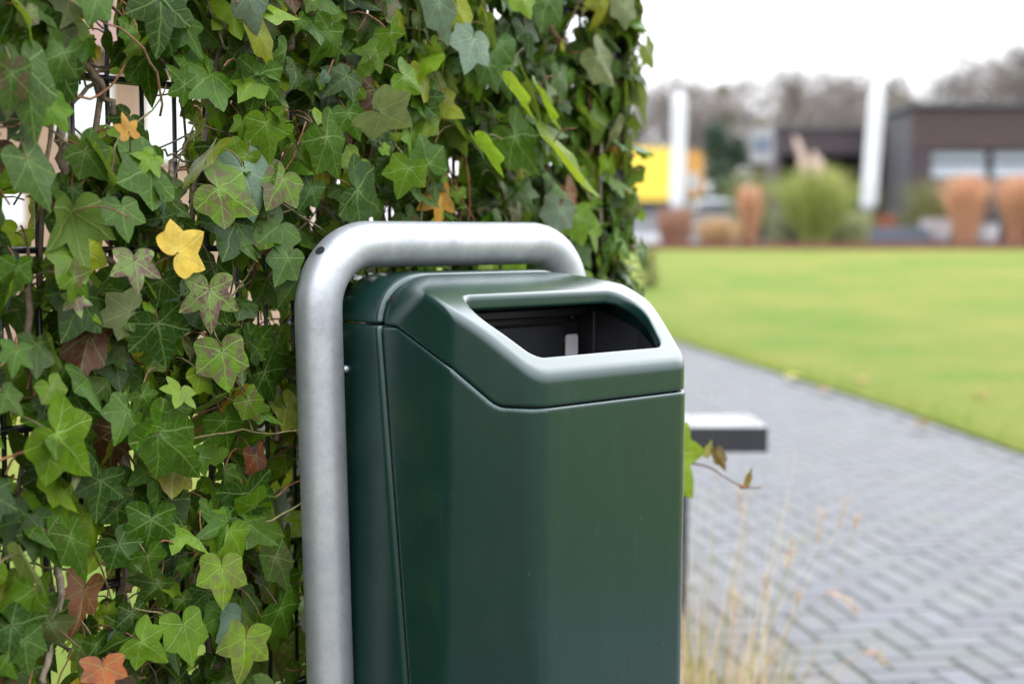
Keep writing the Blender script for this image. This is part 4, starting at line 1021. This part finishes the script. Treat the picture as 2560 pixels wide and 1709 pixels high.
TR += [(2335, 66, 70, 'far bare tree at the right edge behind the olive leafed tree'), (2372, 64, 30, 'tallest bare tree beyond the right edge of the roof'), (2318, 72, 95, 'far bare tree over the second pale blind'),
       (1448, 84, 190, 'far bare tree half hidden behind the ivy edge'), (1548, 86, 168, 'far bare tree rising behind the upright parasol'), (1608, 84, 170, 'far bare tree over the shaded orange trailer end'), (1662, 86, 165, 'far bare tree between the dark conifers'),
       (1772, 84, 165, 'far bare tree over the corner of the low building'), (1828, 88, 160, 'far bare tree left of the pampas plumes'), (1880, 84, 158, 'far bare tree right of the pampas plumes'), (1932, 86, 160, 'far bare tree over the right part of the low building'),
       (1985, 84, 165, 'far bare tree directly behind the leaning parasol'), (2070, 86, 178, 'far bare tree over the grey side wall of the main building'), (2130, 88, 205, 'far low bare tree over the left end of the main roof')]
for i, (xd, D, yt__, lab) in enumerate(TR): put_tree(xd, D, yt__, i, lab)
def leafy(name, xd, D, ytop, ybot, wpx, label, cat, group, cols, n, cone=.5, ls=.16):
    z = terrain(0, D); x = gx(xd, D); h = gz_(ytop, D) - z; w_ = wpx * 1.0898 / FPX * D / 2; z0 = max(.1, gz_(ybot, D) - z)
    e = empty(name, (x, D, z - .05), label, cat, 0, group); m_ = MB()
    m_.tube([(0, 0, 0), (.05, 0, h*.5), (0, .05, h*.92)], [.05*h**.5, .035*h**.5, .01], 7, True, True, tint=(.10, .08, .06, 1)); m_.build('trunk', M['bark'], e); m_ = MB()
    cl_ = [(random.uniform(0, 1), random.uniform(0, 6.283), random.uniform(.3, 1), random.uniform(.6, 1.4)) for _ in range(int(40 * h ** .5))]
    for i in range(n):
        f, a, r, k_ = random.choice(cl_); rad = w_ * ((1 - f) ** cone * (.35 + .65 * min(1, f * 6))) 
        p = Vector((math.cos(a) * r * rad, math.sin(a) * r * rad, z0 + f * (h - z0))) + Vector((random.gauss(0, 1), random.gauss(0, 1), random.gauss(0, .8))) * w_ * .16
        c = random.choice(cols); kk = k_ * random.uniform(.7, 1.2); s_ = ls * random.uniform(.6, 1.3)
        u_ = Vector((random.gauss(0, 1), random.gauss(0, 1), random.gauss(0, 1))).normalized(); v_ = u_.orthogonal().normalized()
        m_.add([p - u_*s_, p - v_*s_*.5, p + u_*s_, p + v_*s_*.5], [(0,1,2,3)], False, tint=(c[0]*kk, c[1]*kk, c[2]*kk, 1))
    m_.build('crown', M['needle'], e); return e
EG = [(.026, .05, .03), (.035, .06, .032), (.045, .065, .03)]; OL = [(.14, .135, .065), (.165, .155, .08), (.12, .12, .055)]
leafy('evergreen_tree', 1640, 66, 290, 560, 105, 'dark blue green conifer right of the yellow trailer', 'tree', 'dark evergreens', EG, 1700)
leafy('evergreen_tree', 1690, 68, 320, 560, 95, 'dark green conifer between trailer and signboard', 'tree', 'dark evergreens', EG, 1500)
leafy('evergreen_tree', 1735, 69, 280, 560, 70, 'tall olive conifer behind the signboard', 'tree', 'dark evergreens', OL, 1500)
leafy('ivy_clad_tree', 1655, 74, 195, 420, 75, 'olive leafed tree over the yellow trailer end', 'tree', None, OL, 1000, .3)
leafy('ivy_clad_tree', 1815, 74, 200, 420, 90, 'olive leafed tree above the left part of the low building', 'tree', None, OL, 1200, .3)
leafy('ivy_clad_tree', 2060, 76, 215, 420, 80, 'olive leafed tree between leaning parasol and main building', 'tree', None, OL, 1100, .3)
leafy('ivy_clad_tree', 2330, 64, 182, 420, 190, 'olive leafed tree over the roof at the right edge', 'tree', None, OL, 1800, .3)
leafy('evergreen_shrub', 1665, 56, 420, 570, 120, 'dark shrub below the conifers behind the parked car', 'shrub', None, EG, 900, .2)
leafy('evergreen_shrub', 1470, 58, 410, 570, 160, 'dark shrub beside the ivy edge behind the yellow trailer', 'shrub', None, EG, 1100, .2)
# small shrub on the lawn just past the fence end, cream house behind the fence
leafy('young_shrub', 1492, 24, 556, 660, 56, 'small olive shrub on the lawn seen just past the fence end', 'shrub', None, [(.20, .19, .06), (.17, .18, .05)], 260, .4, .05)
D = 15; hx0, hx1 = gx(-700, D), gx(520, D)
hs_ = empty('brick_house', (hx0, D, 0), 'peach brick house with white windows glimpsed through the ivy gaps', 'house'); wid_ = hx1 - hx0; hz = gz_(120, D)
M['peach'] = simple('peach_brick', (.34, .22, .155), .85, 0, .25, 9)
b = MB(); b.box((0, 0, 0), (wid_, 7, hz)); b.build('wall', M['peach'], hs_)
b = MB(); b.add([(-.3, -.3, hz + .002), (wid_ + .3, -.3, hz + .002), (wid_ + .3, 7.3, hz + .002), (-.3, 7.3, hz + .002), (-.3, 3.5, hz + 2.4), (wid_ + .3, 3.5, hz + 2.4)], [(0,1,5,4), (2,3,4,5), (1,2,5), (3,0,4), (3,2,1,0)]); b.build('roof', simple('roof_tile', (.14, .07, .05), .8, 0, .3, 4), hs_)
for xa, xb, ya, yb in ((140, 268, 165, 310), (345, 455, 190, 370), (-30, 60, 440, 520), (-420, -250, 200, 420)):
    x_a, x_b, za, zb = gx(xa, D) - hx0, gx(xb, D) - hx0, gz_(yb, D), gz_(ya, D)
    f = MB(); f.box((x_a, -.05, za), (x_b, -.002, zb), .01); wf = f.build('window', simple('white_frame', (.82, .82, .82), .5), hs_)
    b = MB(); b.box((x_a + .07, -.06, za + .07), (x_b - .07, -.0505, zb - .07)); b.build('pane', simple('sky_pale_pane', (.75, .78, .80), .2), wf)  # pane painted pale in place of sky reflected in glass
